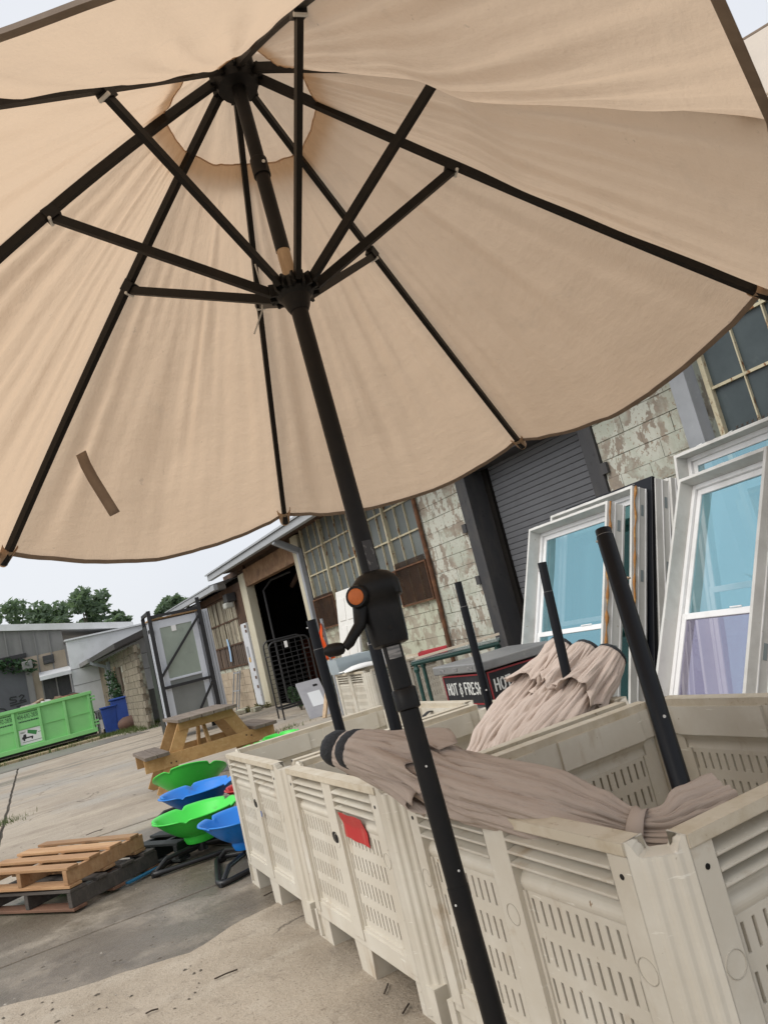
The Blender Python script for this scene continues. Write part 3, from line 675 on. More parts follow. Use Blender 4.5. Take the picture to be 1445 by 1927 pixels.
# grey steel roof edge, gutter and downspout
g1 = MB()
g1.box(-1.15, 14, -.62, -.50, 3.42, 3.56); g1.build('gutter', gutter_m, wh, bevel=.008)
B(-1.1, 14, -.50, .1, 3.53, 3.57).build('soffit', rustdark_m, wh)
MB().add([V((-1.2, -.66, 3.56)), V((14, -.66, 3.56)), V((14, 7, 5.0)), V((-1.2, 7, 5.0)), V((-1.2, -.66, 3.60)), V((14, -.66, 3.60)), V((14, 7, 5.05)), V((-1.2, 7, 5.05))], [(3, 2, 1, 0), (4, 5, 6, 7), (0, 1, 5, 4), (1, 2, 6, 5), (2, 3, 7, 6), (3, 0, 4, 7)]).build('roof', gutter_m, wh)
B(-6.6, -.85, -.60, -.48, 3.14, 3.28).build('gutter', gutter_m, wh, bevel=.008)
MB().add([V((-6.7, -.62, 3.285)), V((-1.2, -.62, 3.285)), V((-1.2, 7, 4.3)), V((-6.7, 7, 4.3)), V((-6.7, -.62, 3.32)), V((-1.2, -.62, 3.32)), V((-1.2, 7, 4.35)), V((-6.7, 7, 4.35))], [(3, 2, 1, 0), (4, 5, 6, 7), (0, 1, 5, 4), (1, 2, 6, 5), (2, 3, 7, 6), (3, 0, 4, 7)]).build('roof', gutter_m, wh)
ds = MB().box(3.82, 3.93, -.14, -.03, .1, 3.18).beam((3.875, -.085, 3.13), (3.875, -.58, 3.42), .11, .13)
ds.build('downspout', steelgrey_m, wh, bevel=.012)
# left steel window: frame, heavy mullions, panes with thin bars
def steel_window(x0, cols, heavy, zs, pm, lower=None, pitch=.32, mw_=.028):
    xs = [x0+pitch*i for i in range(cols+1)]; x1 = xs[-1]
    fr = MB(); w = .05
    fr.box(x0-w, x0, -.05, .03, zs[0]-w, zs[-1]+w); fr.box(x1, x1+w, -.05, .03, zs[0]-w, zs[-1]+w)
    fr.box(x0, x1, -.048, .028, zs[0]-w, zs[0]); fr.box(x0, x1, -.048, .028, zs[-1], zs[-1]+w)
    f = fr.build('steel_window', cream_m, wh, bevel=.006)
    for i, x in enumerate(xs[1:-1], 1):
        ww, dd = (.040, .075) if i in heavy else (.013, .03)
        MB().box(x-ww/2, x+ww/2, -dd, .012, zs[0], zs[-1]).build('mullion', cream_m, f)
    for j, z in enumerate(zs[1:-1], 1):
        ht = .026
        MB().box(x0, x1, -.034, .010, z-ht/2, z+ht/2).build('glazing_bar', rust_m if lower and j == 1 else cream_m, f)
    pme = {}
    for j in range(len(zs)-1):
        h = zs[j+1]-zs[j]
        for i in range(cols):
            mm = lower if lower and j == 0 and random.random() < .8 else pm
            key = (j, mm.name)
            if key not in pme: pme[key] = MB().box(-pitch/2, pitch/2, .0, .006, 0, h).mesh('pane', mm)
            inst('pane', pme[key], f, (xs[i]+pitch/2, random.uniform(0, .004), zs[j]), (random.uniform(-.012, .012), 0, random.uniform(-.012, .012)))
    return f
w1 = steel_window(4.04, 14, (3, 7, 11), [1.5, 2.06, 2.56, 3.05, 3.55], pane_m, paneb_m, .316)
w2_ = steel_window(13.88, 10, (5,), [1.13, 1.63, 2.13, 2.63, 3.13, 3.55], pane2_m, None, .335)
def diamond(x0, x1, z0, z1, p, r, name, m_):
    mb = MB(); h = z1-z0; k = x0-h
    while k < x1:
        for s in (1, -1):
            a = [k, z0 if s > 0 else z1]; b = [k+h, z1 if s > 0 else z0]
            t0 = max(0, (x0-k)/h); t1 = min(1, (x1-k)/h)
            if t1 > t0:
                za = a[1]+(b[1]-a[1])*t0; zb = a[1]+(b[1]-a[1])*t1
                mb.beam((k+h*t0, -.085-.003*s, za), (k+h*t1, -.085-.003*s, zb), r, r*.6)
        k += p
    return mb.build(name, m_, wh, kind='stuff')
diamond(14.0, 17.0, 1.15, 2.22, .052, .005, 'window_mesh', rustdark_m)
diamond(7.55, 8.5, 1.47, 2.16, .030, .007, 'window_mesh', rustdark_m)
diamond(4.05, 5.0, 1.47, 2.12, .034, .008, 'window_mesh', rustdark_m)
for x0, x1 in ((7.52, 8.5), (4.02, 5.0)):
    MB().box(x0, x1, -.10, -.07, 2.05, 2.072).box(x0, x1, -.10, -.07, 1.46, 1.485).box(x0, x0+.02, -.10, -.07, 1.485, 2.05).box(x1-.02, x1, -.10, -.07, 1.485, 2.05).build('mesh_frame', rust_m, wh)
MB().tube([(8.58, -.08, 3.5), (8.58, -.08, 1.9), (8.56, -.08, .9), (8.55, -.08, .1)], .035, 10).build('rusted_pipe', rust_m, wh, smooth=True)
# roll-up door in a charcoal steel frame
B(9.69, 9.92, -.06, .36, 0, 3.3).build('door_jamb', darksteel_m, wh, bevel=.006)
B(12.16, 12.36, -.06, .36, 0, 3.3).build('door_jamb', darksteel_m, wh, bevel=.006)
B(9.92, 12.16, -.05, .36, 3.0, 3.3).build('door_header', darksteel_m, wh)
B(9.92, 10.02, .26, .35, 0, 3.0).build('door_guide', dark_m, wh)
B(12.06, 12.16, .26, .35, 0, 3.0).build('door_guide', dark_m, wh)
B(9.92, 12.16, .345, .36, 0, 3.0).build('door_backing', dark_m, wh)
sl_me = MB().add([V((x, y, z)) for x in (0, 2.12) for y, z in ((.004, 0), (0, .006), (0, .064), (.004, .070), (.02, .070), (.02, 0))], [(0, 1, 2, 3, 4, 5), (11, 10, 9, 8, 7, 6)]+[(i, (i+1) % 6, 6+(i+1) % 6, 6+i) for i in range(6)]).mesh('door_slat', slat_m)
for k in range(40): inst('door_slat', sl_me, wh, (9.98, .31, .02+k*.0755))
for x, z in ((9.655, 2.28), (9.655, 1.55), (12.40, 2.32)): B(x-.045, x+.045, -.075, -.04, z-.06, z+.06).build('jamb_bracket', darksteel_m, wh)
# grey steel column
B(13.56, 13.74, -.16, .0, 0, 3.5).build('steel_column', steelgrey_m, wh, bevel=.006)
# far end: dark steel panel, corrugated windows, white rusted door, wall lamp, blue tape
B(-1.25, -.47, -.03, .1, 2.12, 3.2).build('wall_panel', rustdark_m, wh)
B(-6, -.47, -.04, .1, 3.02, 3.2).build('wall_panel', rustdark_m, wh)
corr = [mat('stained sheet pane', (.30, .27, .20), .6, [((.16, .13, .10), 4, .42, .7, 6, (1, 1, .3)), ((.42, .40, .31), 3, .55, .75)], tone=.35),
        mat('browned sheet', (.085, .062, .048), .7, [((.14, .10, .07), 5, .5, .7, 6, (1, 1, .3))], tone=.25)]
B(-5.9, -1.2, .06, .12, 1.1, 3.2).build('wall', rustdark_m, wh)
cm = [MB().box(-.06, .06, -.02, .0, 0, h).mesh('sheet_strip', m_) for h, m_ in ((.62, corr[0]), (.62, corr[0]), (.55, corr[1]))]
for j, z in enumerate((2.36, 1.72, 1.14)):
    for i in range(26): inst('sheet_strip', cm[j], wh, (-4.55+.135*i, random.uniform(-.02, .02), z), (0, 0, random.uniform(-.10, .10)))
for z in (2.34, 1.70, 1.13, 2.98): B(-4.65, -1.15, -.05, -.021, z-.02, z+.02).build('glazing_bar', rustdark_m, wh)
door_m = mat('rust-bleeding white door', (.58, .60, .63), .6, [((.48, .50, .53), 3, .45, .7), ((.20, .07, .03), 7, .66, .69, 6), ((.35, .2, .12), 16, .68, .72)], spec=.4)
fd_ = MB().box(-.92, -.48, -.10, -.02, .06, 2.14).build('side_door', door_m, wh, bevel=.006)
B(-.79, -.66, -.108, -.10, 1.28, 1.55).build('door_notice', mat('grey notice', (.30, .31, .33), .6), fd_)
B(-.79, -.66, -.108, -.10, 1.15, 1.27).build('door_notice', mat('amber notice', (.55, .36, .15), .6), fd_)
for z in (2.05, 1.93, .95, .75, .52): B(-.60, -.50, -.112, -.10, z-.03, z+.04).build('rust_hinge', rust_m, fd_)
lm = MB().box(-1.25, -.95, -.30, -.04, 2.78, 3.0).build('wall_lamp', darksteel_m, wh, bevel=.02)
MB().box(-1.23, -.97, -.36, -.12, 2.62, 2.78).build('lamp_lens', mat('dull lamp lens', (.45, .46, .42), .3), lm, bevel=.04)
MB().grid(lambda a, b: V((-2.55+.13*b+.08*math.sin(a*2.6), -.07, 1.28+.62*a)), 8, 1).build('blue_tape', mat('blue tape', (.33, .50, .72), .6), wh, solid=.003)
# ------------------------------------------------------------------ closed umbrellas, loose poles
def closed_umbrella(label, pts, cloth_m, group, rad=1.0, pleats=9, seed=0, dome=1, vent=.27, tie=.80, sag=(0, 0, -1), flat=.80, skirt=1.0):
    """pts: axis from the cap to the free end of the cloth"""
    pts = [V(p) for p in pts]; o = pts[0].copy()
    t = thing('folded_umbrella', label, 'umbrella', o, 0, group)
    seg = [0]
    for a, b in zip(pts[:-1], pts[1:]): seg.append(seg[-1]+(b-a).length)
    Ltot = seg[-1]
    def axis(s):
        d = s*Ltot
        for i in range(len(seg)-1):
            if d <= seg[i+1] or i == len(seg)-2:
                # smooth corner
                k = (d-seg[i])/(seg[i+1]-seg[i]); return pts[i].lerp(pts[i+1], k)
    def frame(s):
        e = .03; d = (axis(min(1, s+e))-axis(max(0, s-e))).normalized(); up = V((0, 0, 1))
        r = d.cross(up).normalized(); return d, r, r.cross(d).normalized()
    def R0(s):
        ks = [(0, .060), (.05, .072), (.16, .083), (vent, .088), (.45, .100), (.60, .098), (.70, .078), (tie-.02, .050), (tie, .043), (tie+.03, .050), (.92, .085), (1, .10)]
        for (a, x), (b, y) in zip(ks[:-1], ks[1:]):
            if s <= b: k = (s-a)/(b-a); k = k*k*(3-2*k); return (x+(y-x)*k)*rad
        return ks[-1][1]*rad
    def surf(s, a, extra=0, amp=1):
        d, r, u = frame(s); R_ = R0(s)+extra
        ph = a+seed+.9*NZ.noise(V((s*2.2, seed, 1)))*1.5+s*.9
        calm = 1-.5*math.exp(-((s-.5)/.16)**2)
        fold = .62*abs(math.sin(pleats*ph/2))**.6+.38*abs(math.sin(pleats*1.37*a+seed*2+3*NZ.noise(V((s*3, a, seed)))))**.7
        gat = math.exp(-((s-tie)/.09)**2); w = (.70-.12*gat+.30*(1-calm)+(.32*calm+.14*gat)*fold) if s > .04 else 1-.28*(1-fold)*s/.04
        R_ *= 1-amp*(1-w)
        R_ += .020*NZ.noise(V((s*5, math.cos(a)*1.7+seed, math.sin(a)*1.7)))*min(1, s*8)*rad
        g = -.012*math.sin(PI*s)
        return axis(s)-o+r*math.cos(a)*R_+u*math.sin(a)*R_*flat+V((0, 0, g))
    fold_attr(MB().grid(lambda i, j: surf(i, j*2*PI-PI/2), 100, 140, wrap=True).build('cover', cloth_m, t, smooth=True), [(math.cos(j/140*2*PI), math.sin(j/140*2*PI), 1.6*i/100+seed) for i in range(101) for j in range(140)])
    def vent_s(i, j):
        a = j*2*PI; s = .012+(vent+.035*math.sin(a*4+seed)+.02*math.sin(a*9))*i
        return surf(s, a, .006+.026*i**3+.014*i*i*math.sin(a*11+seed+2*math.sin(a*2)), .8)
    fold_attr(MB().grid(vent_s, 18, 110, wrap=True).build('vent_flap', cloth_m, t, smooth=True, solid=.003), [(math.cos(j/110*2*PI), math.sin(j/110*2*PI), .5*i/18+seed+3) for i in range(19) for j in range(110)])
    d, r, u = frame(0)
    cap = MB()
    rows = []
    for i, (rr, dd) in enumerate(((.0, -.050), (.028, -.050), (.047, -.044), (.060, -.026), (.064, -.004), (.060, .012))):
        rows += [d*dd*(dome if dd < 0 else 1)+r*math.cos(a*PI/14)*rr*rad*1.04+u*math.sin(a*PI/14)*rr*rad*1.04*flat+V((NZ.noise(V((a*.9, i, seed))), 0, NZ.noise(V((a*.9, i, 5))))).normalized()*.001 for a in range(28)]
    cap.add(rows, [(i*28+j, i*28+(j+1) % 28, (i+1)*28+(j+1) % 28, (i+1)*28+j) for i in range(5) for j in range(28)])
    cap.build('end_cap', capm, t, smooth=True)
    def band(i, j):
        s = tie-.016+.032*i; a = j*2*PI; d, r, u = frame(s); R_ = R0(s)*1.02+.004
        return axis(s)-o+r*math.cos(a)*R_+u*math.sin(a)*R_*flat
    MB().grid(band, 2, 30, wrap=True).build('tie_strap', cloth_m, t, smooth=True, solid=.002)
    return t
capm = mat('cracked black foam', (.028, .030, .034), .7, [((.06, .06, .065), 40, .55, .75)], [(90, .9, .01)], spec=.3)
closed_umbrella('taupe folded umbrella lying along the rim of the nearest bin, tied near its end', [(-.252, 2.36, .950), (-.15, 2.27, .922), (.09, 2.07, .825), (.392, 1.84, .70), (.455, 1.81, .69), (.60, 1.84, .685)], taupe_m, 'folded umbrellas in the bins', 1.12, 8, 1.3)
closed_umbrella('taupe folded umbrella tucked behind the one on the near bin, its black cap farther left', [(-.318, 2.48, .948), (-.19, 2.41, .90), (.13, 2.27, .74), (.42, 2.16, .58), (.55, 2.14, .50), (.68, 2.16, .45)], taupe_m, 'folded umbrellas in the bins', 1.05, 8, 4.1)
for lb, cp_, en, sd in (('pinkish folded umbrella resting on the bin rim, nearest the white windows', (.805, 3.36, .925), (.10, 2.96, .52), 2.2),
                        ('pinkish folded umbrella, middle one of three leaning on the bin rim', (.745, 3.50, .955), (.02, 3.08, .50), 5.7),
                        ('pinkish folded umbrella farthest back of three, beside the chalkboard sign box', (.665, 3.66, .985), (-.06, 3.22, .50), 8.4)):
    a = V(cp_); b = V(en)
    closed_umbrella(lb, [a, a.lerp(b, .3), a.lerp(b, .6)+V((0, 0, .01)), a.lerp(b, .85), b], taupe2_m, 'folded umbrellas in the bins', 1.05, 10, sd, vent=.30, tie=.86, flat=.95, dome=.30)
def loose_pole(label, p0, p1, r=.0225, tip=.13):
    p0 = V(p0); p1 = V(p1); d = (p1-p0).normalized(); o = p0
    t = thing('umbrella_pole', label, 'pole', o, 0, 'loose black umbrella poles in the bins')
    q = p1-d*tip
    mid = p0.lerp(q, .5)+V((.004, 0, .002))
    MB().tube([p0-o, mid-o, q-o], r, 14).build('tube', polenavy_m, t, smooth=True)
    MB().tube([q-o, p1-o], r*.93, 14).build('neck', polenavy_m, t, smooth=True)
    MB().tube([q-d*.001-o, q+d*.0015-o], r*.98, 14).build('joint_ring', label_m, t)
    s = d.cross(V((1, 0, 0))).normalized()
    for f in (.35, .62): MB().tube([p0.lerp(q, f)-o+V((.006, -r*.9, 0)), p0.lerp(q, f)-o+V((.006, -r-.003, 0))], .004, 8).build('rivet', white_m, t)
    c = p1-d*.03-o
    MB().tube([c+V((-r*.8, 0, 0)), c+V((-r-.004, 0, 0))], .0035, 8).build('spring_button', white_m, t)
loose_pole('thick black pole standing in the nearest bin, in front of the white windows', (.463, 1.66, .16), (.5765, 2.10, 1.402), .0235, .02)
loose_pole('black pole standing among the pinkish folded umbrellas', (.52, 3.2, .16), (.615, 3.32, 1.386), .0205)
loose_pole('black pole rising in front of the block wall, left of the chalkboard box', (.262, 3.86, .16), (.281, 3.92, 1.41), .0205)
loose_pole('black pole in front of the dark doorway, farthest left in the bins', (-.385, 3.28, .16), (-.425, 3.32, 1.388), .0225)
loose_pole('black pole partly hidden behind the crank housing', (-.150, 2.94, .16), (-.166, 3.02, 1.36), .024)
strap_m = mat('black webbing', (.012, .012, .012), .8)
def ribbon(name, lb, cat, pts, w, m_, wd=(0, 0, 1)):
    o = V(pts[0]); pts = [V(p)-o for p in pts]; n = len(pts)-1; wd = V(wd)
    def f(a, b):
        x = a*n; i = min(int(x), n-1); return pts[i].lerp(pts[i+1], x-i)+wd*(w*(b-.5))
    return tag(MB().grid(f, 4*n, 1).build(name, m_, None, smooth=True, solid=.003, origin=None), lb, cat), o
for lb, c in (('black strap loop hanging inside the far bin wall', V((-.02, 4.62, .66))),):
    s_, o = ribbon('strap_loop', lb, 'strap', [c+WA*(.075*math.cos(a))+V((0, 0, .07*math.sin(a))) for a in [R(-40+28*k) for k in range(10)]], .04, strap_m, UA); s_.location = o
sh_ = MB().add([V((0, 0, 0)), V((.16, .02, 0)), V((.06, .02, .13)), V((.0, .06, 0)), V((.16, .08, 0)), V((.07, .07, .12))], [(0, 1, 2), (5, 4, 3), (0, 3, 4, 1), (1, 4, 5, 2), (2, 5, 3, 0)]).build('foam_wedge', capm, None, bevel=.006); sh_.location = (-.98, 4.30, .56)
tag(sh_, 'black foam wedge lying inside the far bin', 'foam')
# ------------------------------------------------------------------ leaning white windows
vinyl_m = mat('white vinyl', (.80, .80, .80), .4, [((.62, .62, .60), 3, .5, .75), ((.45, .41, .34), 14, .68, .76)], [(40, .04)], spec=.5)
jamb_m = mat('primed jamb', (.62, .615, .585), .55, [((.49, .48, .45), 4, .45, .7), ((.40, .35, .27), 20, .68, .74)], spec=.4)
foam_m = mat('cured foam', (.36, .16, .04), .8, [((.52, .33, .13), 9, .55, .7), ((.25, .11, .03), 25, .55, .75)], [(60, .8, .01)])
tagm = mat('grey sticker', (.22, .26, .27), .6)
glass_b = mat('blue coated glass', (.03, .13, .17), .06, [((.06, .19, .24), 1.6, .5, .75, 4, (3, 1, .25)), ((.30, .38, .40), 9, .70, .82, 8)], spec=.8, glassy=((.47, .82, .92), .60, .015), alpha=.72)
glass_p = mat('violet coated glass', (.15, .13, .20), .06, [((.20, .20, .30), 1.6, .5, .75, 4, (3, 1, .25))], spec=.8, glassy=((.62, .58, .80), .50, .02), alpha=.68)
glass_t = mat('teal glass edge', (.01, .055, .05), .1, spec=.7, glassy=((.2, .5, .45), .25, .02))
chip_m = mat('torn white film', (.8, .8, .78), .6)
def window_unit(label, base, yaw, lean, W, H, dep=.16, rail=.48, gm=(None, None), foam=True, panes=True, seed=0, off=0):
    h = V((math.cos(yaw), math.sin(yaw), 0)); n = V((-h.y, h.x, 0))
    t = thing('window_unit', label, 'window', V(base), 0, 'salvaged white windows leaning by the warehouse', rot=(Mx.Rotation(yaw, 3, 'Z') @ Mx.Rotation(-lean, 3, 'X')).to_euler())
    T = .026
    for x in (0, W-T): MB().box(x, x+T, 0, dep, 0, H).build('jamb', jamb_m, t, bevel=.003)
    MB().box(T, W-T, 0, dep, H-T, H).build('head', jamb_m, t, bevel=.003)
    MB().box(T, W-T, 0, dep, 0, T).build('sill', jamb_m, t, bevel=.003)
    y0 = dep*.62
    fr = MB(); fw_ = .035
    fr.box(T, T+fw_, y0, dep-.004, T, H-T).box(W-T-fw_, W-T, y0, dep-.004, T, H-T).box(T+fw_, W-T-fw_, y0, dep-.004, H-T-fw_, H-T).box(T+fw_, W-T-fw_, y0, dep-.004, T, T+fw_)
    fr.build('frame', vinyl_m, t, bevel=.004)
    x0, x1 = T+fw_, W-T-fw_; zm = H*rail
    for zz0, zz1, yy, g in ((zm-.03, H-T-fw_, y0+.022, gm[0]), (T+fw_, zm+.012, y0+.008, gm[1])):
        s = MB(); w = .045
        s.box(x0+.002, x0+w, yy, yy+.025, zz0, zz1).box(x1-w, x1-.002, yy, yy+.025, zz0, zz1).box(x0+w, x1-w, yy, yy+.025, zz1-w, zz1).box(x0+w, x1-w, yy, yy+.025, zz0, zz0+w)
        so = s.build('sash', vinyl_m, t, bevel=.004)
        if g: MB().grid(lambda a, b: V((x0+w-.004+(x1-x0-2*w+.008)*a, yy+.012+.004*NZ.noise(V((a*1.5+seed, b*2, 1))), zz0+w-.004+(zz1-zz0-2*w+.008)*b)), 10, 14).build('pane', g, so, smooth=True)
    MB().box(W*.62, W*.74, y0-.002, y0+.008, zm+.012, zm+.022).build('latch', vinyl_m, t, bevel=.003)
    # outer right side: strip of old sealant foam, stickers and a ridge
    if foam:
        fp = [V((W+.004, .02+.018*NZ.noise(V((z*7, seed, 0)))+.012, z)) for z in [H*(.32+.68*i/40) for i in range(41)]]
        MB().tube(fp, [max(.002, .009+.017*NZ.noise(V((i*.35, seed, 9)))) for i in range(41)], 7).build('foam_seal', foam_m, t, smooth=True)
    for z in (.90, .62, .36): MB().box(W+.0005, W+.003, dep*.58, dep*.74, H*z-.05, H*z+.05).build('sticker', tagm, t)
    for y in (dep*.42, dep*.86): MB().box(W, W+.006, y, y+.008, 0, H).build('nail_fin', vinyl_m, t)
    ch_ = MB()
    rr = random.Random(seed)
    for k in range(9):
        x = rr.uniform(.05, W-.05); l = rr.uniform(.02, .08); ch_.poly(V((x, 0+.002, H+.001)), V((x+l, .004, H+.003)), V((x+l*.7, .03, H+rr.uniform(.004, .02))), V((x+.1*l, .02, H+.008)))
    ch_.build('torn_film', chip_m, t, solid=.001)
    return t
Y1, LN1 = R(-63.5), R(22.8); B1_ = V((.672, 7.25, 0))
n1 = V((-math.sin(Y1), math.cos(Y1), 0)); h1 = V((math.cos(Y1), math.sin(Y1), 0))
window_unit('white double-hung window with blue glass leaning in front of the roll-up door', B1_, Y1, LN1, 1.19, 2.01, dep=.20, gm=(glass_b, glass_b), seed=1)
window_unit('window frame second in the leaning stack, thick brown foam down its edge', B1_+n1*.235+h1*.10, Y1, LN1-R(1), 1.19, 2.08, dep=.17, gm=(glass_t, glass_t), seed=2)
blk = thing('black_board', 'thin black board standing between the stacked white frames', 'board', B1_+n1*.45+h1*.12, 0, None, rot=(Mx.Rotation(Y1, 3, 'Z') @ Mx.Rotation(-LN1+R(2), 3, 'X')).to_euler())
MB().box(0, 1.23, 0, .035, 0, 2.11).build('board', polenavy_m, blk, bevel=.004)
window_unit('weathered frame third in the leaning stack, behind the black board', B1_+n1*.52+h1*.16, Y1, LN1-R(3), 1.20, 2.07, dep=.17, gm=(glass_t, glass_t), foam=False, seed=4)
window_unit('frame at the back of the leaning stack, nearest the block wall', B1_+n1*.74+h1*.18, Y1, LN1-R(5), 1.22, 2.02, dep=.12, gm=(glass_t, glass_t), foam=False, seed=5)
window_unit('large white window with blue upper and violet lower glass, nearest the camera', V((1.295, 5.301, 0)), R(-71.96), R(27.3), .88, 2.019, dep=.17, rail=.50, gm=(glass_b, glass_p), foam=False, seed=6)
window_unit('white window frame leaning just behind the large one, standing more upright', V((1.95, 5.83, 0)), R(-68), R(12), 1.0, 2.07, dep=.17, gm=(glass_b, glass_b), foam=False, seed=7)
shim = MB().beam((0, 0, 0), (.10, -.12, -.06), .05, .012).build('wood_shim', rawwood_m, None); shim.location = (1.585, 5.95, 1.235); tag(shim, 'small brown wood shim poking out of the leaning window stack', 'wood')
# ------------------------------------------------------------------ chalkboard sign box
metal_m = mat('dull sheet metal', (.27, .27, .265), .42, [((.20, .20, .20), 5, .45, .7), ((.36, .35, .33), 12, .6, .75)], metal=.4)
chalk_m = mat('chalkboard', (.014, .014, .016), .75, [((.03, .03, .032), 9, .5, .75)])
red_m = mat('red trim', (.30, .025, .03), .6)
chalkw_m = mat('chalk paint', (.72, .72, .68), .8)
sb = thing('sign_box', 'grey metal box with two black HOT & FRESH chalkboard panels', 'sign box', (.369, 5.0, 0), YAW)
MB().box(.01, .60, .01, .58, .48, .83).build('body', metal_m, sb)
MB().box(-.03, .64, -.03, .62, .845, .905).build('lid', metal_m, sb, bevel=.008)
for x, y in ((.03, .03), (.57, .03), (.03, .55), (.57, .55)): MB().box(x-.02, x+.02, y-.02, y+.02, 0, .48).build('leg', metal_m, sb)
GL = {'H': [[(0, 0), (.04, 1)], [(.5, .02), (.48, 1.03)], [(.02, .52), (.5, .55)]], 'O': [[(.27, 1), (.06, .8), (0, .4), (.12, .05), (.33, 0), (.52, .25), (.52, .7), (.4, .96), (.22, 1)]],
      'T': [[(0, .98), (.55, 1.02)], [(.28, 1), (.25, 0)]], '&': [[(.42, .88), (.25, 1), (.1, .85), (.28, .6), (.42, .55)], [(.28, .6), (.06, .45), (.05, .15), (.25, .02), (.45, .2), (.4, .42)], [(.26, .02), (.24, -.16)]],
      'F': [[(.05, 0), (.03, 1), (.48, 1.03)], [(.04, .54), (.4, .57)]], 'R': [[(.03, 0), (.02, 1), (.35, 1), (.48, .8), (.36, .58), (.04, .5)], [(.14, .52), (.5, .0)]],
      'E': [[(.48, 1.0), (.05, .98), (.03, 0), (.5, .03)], [(.04, .5), (.4, .53)]], 'S': [[(.46, .86), (.3, 1), (.08, .88), (.12, .62), (.4, .45), (.46, .18), (.24, 0), (.02, .14)]]}
def chalk_text(txt, x0, z0, ht, wid, fn, parent, m_):
    """hand-drawn letters as thin raised strokes"""
    adv = [(.78 if c != ' ' else .38) for c in txt]; k = wid/sum(adv); x = x0
    for c, a in zip(txt, adv):
        if c != ' ':
            mb = MB()
            for st in GL[c]:
                pts = [(x+px*k*1.08, z0+pz*ht) for px, pz in st]
                for (ax_, az), (bx, bz) in zip(pts[:-1], pts[1:]):
                    dx, dz = bx-ax_, bz-az; l = math.hypot(dx, dz); ex, ez = dx/l*.003, dz/l*.003; nx, nz = -dz/l*.0055, dx/l*.0055
                    q = [(ax_-ex+nx, az-ez+nz), (bx+ex+nx, bz+ez+nz), (bx+ex-nx, bz+ez-nz), (ax_-ex-nx, az-ez-nz)]
                    mb.add([fn(a_, b_, .0) for a_, b_ in q]+[fn(a_, b_, .002) for a_, b_ in q], [(0, 1, 2, 3), (7, 6, 5, 4), (0, 4, 5, 1), (1, 5, 6, 2), (2, 6, 7, 3), (3, 7, 4, 0)])
            mb.build('chalk_letter', m_, parent)
        x += a*k
for side, fn in ((0, lambda a, b, d: V((a, -.006-d, b))), (1, lambda a, b, d: V((-.006-d, .56-a, b)))):
    p = MB().add([fn(a, b, d) for d in (-.012, .0) for a, b in ((.02, .63), (.56, .63), (.56, .832), (.02, .832))], [(3, 2, 1, 0), (4, 5, 6, 7), (0, 1, 5, 4), (1, 2, 6, 5), (2, 3, 7, 6), (3, 0, 4, 7)]).build('chalkboard', chalk_m, sb)
    r_ = MB()
    for a0, a1, b0, b1 in ((.02, .56, .822, .832), (.02, .56, .63, .64), (.02, .03, .64, .822), (.55, .56, .64, .822)):
        r_.add([fn(a, b, d) for d in (.0, .004) for a, b in ((a0, b0), (a1, b0), (a1, b1), (a0, b1))], [(3, 2, 1, 0), (4, 5, 6, 7), (0, 1, 5, 4), (1, 2, 6, 5), (2, 3, 7, 6), (3, 0, 4, 7)])
    r_.build('red_border', red_m, sb)
    chalk_text('HOT & FRESH', .06, .70, .075, .46, lambda a, b, d, f=fn: f(a, b, d+.0005), p, chalkw_m)
for y in (.1, .3, .48): MB().box(-.034, -.030, y-.03, y+.03, .865, .885).build('lid_clip', label_m, sb)
# ------------------------------------------------------------------ things between the bins and the warehouse
bin_back = make_bin('weathered bin alone in front of the warehouse, clear tote on top', V((-.72, 9.70, 0)), YAW, group='beige pallet bins in the row')
for o in [bin_back]+list(bin_back.children):
    pass
green_m = mat('dark green steel', (.012, .055, .045), .45, [((.03, .07, .06), 8, .5, .7)])
tf = thing('table_frame', 'dark green steel table frame with glass top, left of the sign box', 'table', (-.075, 8.6, 0), R(-8))
for x in (0, .92):
    for y in (0, .6): MB().tube([(x, y, 0), (x, y, .76)], .022, 10).lathe([(.03, 0), (.035, .03), (.022, .06)], 10, Mx.Translation((x, y, .68))).build('leg', green_m, tf)
for y in (0, .6): MB().tube([(-.04, y, .775), (.96, y, .775)], .026, 10).build('rail', green_m, tf)
for x in (0, .92): MB().tube([(x, 0, .775), (x, .6, .775)], .02, 10).build('rail', green_m, tf)
clear_m = mat('hazy clear sheet', (.55, .6, .6), .2, alpha=.25)
MB().box(-.04, .96, -.03, .63, .803, .811).build('glass_top', clear_m, tf)
tr_ = MB().box(0, .34, 0, .26, 0, .008).box(0, .012, 0, .26, .008, .06).box(.328, .34, 0, .26, .008, .06).box(.012, .328, 0, .012, .008, .06).box(.012, .328, .248, .26, .008, .06).build('red_tray', mat('red plastic', (.42, .03, .04), .4), None, bevel=.006)
tr_.location = (-.02, 8.8, .812); tr_.rotation_euler = (0, 0, R(-6)); tag(tr_, 'red plastic tray on the glass top of the green table frame', 'tray')
st_ = MB().beam((0, 0, 0), (.95, -.12, .05), .03, .025).build('wood_strip', mat('pale strip', (.55, .48, .38), .7), None); st_.location = (-.06, 8.45, .835); tag(st_, 'pale wooden strip lying across the glass table top', 'wood strip')
tote_m = mat('cloudy tote', (.50, .58, .62), .3, alpha=.6)
to = thing('storage_tote', 'cloudy clear storage tote with a white lid on the far bin', 'tote', (-1.12, 10.35, .775), YAW)
MB().add([V((x, y, z)) for z, e in ((0, .03), (.20, 0)) for x, y in ((e, e), (.55-e, e), (.55-e, .4-e), (e, .4-e))], [(3, 2, 1, 0), (0, 1, 5, 4), (1, 2, 6, 5), (2, 3, 7, 6), (3, 0, 4, 7)]).build('box', tote_m, to, solid=.004)
MB().box(.04, .5, .04, .35, .01, .12).build('contents', mat('tote contents', (.10, .14, .20), .6), to)
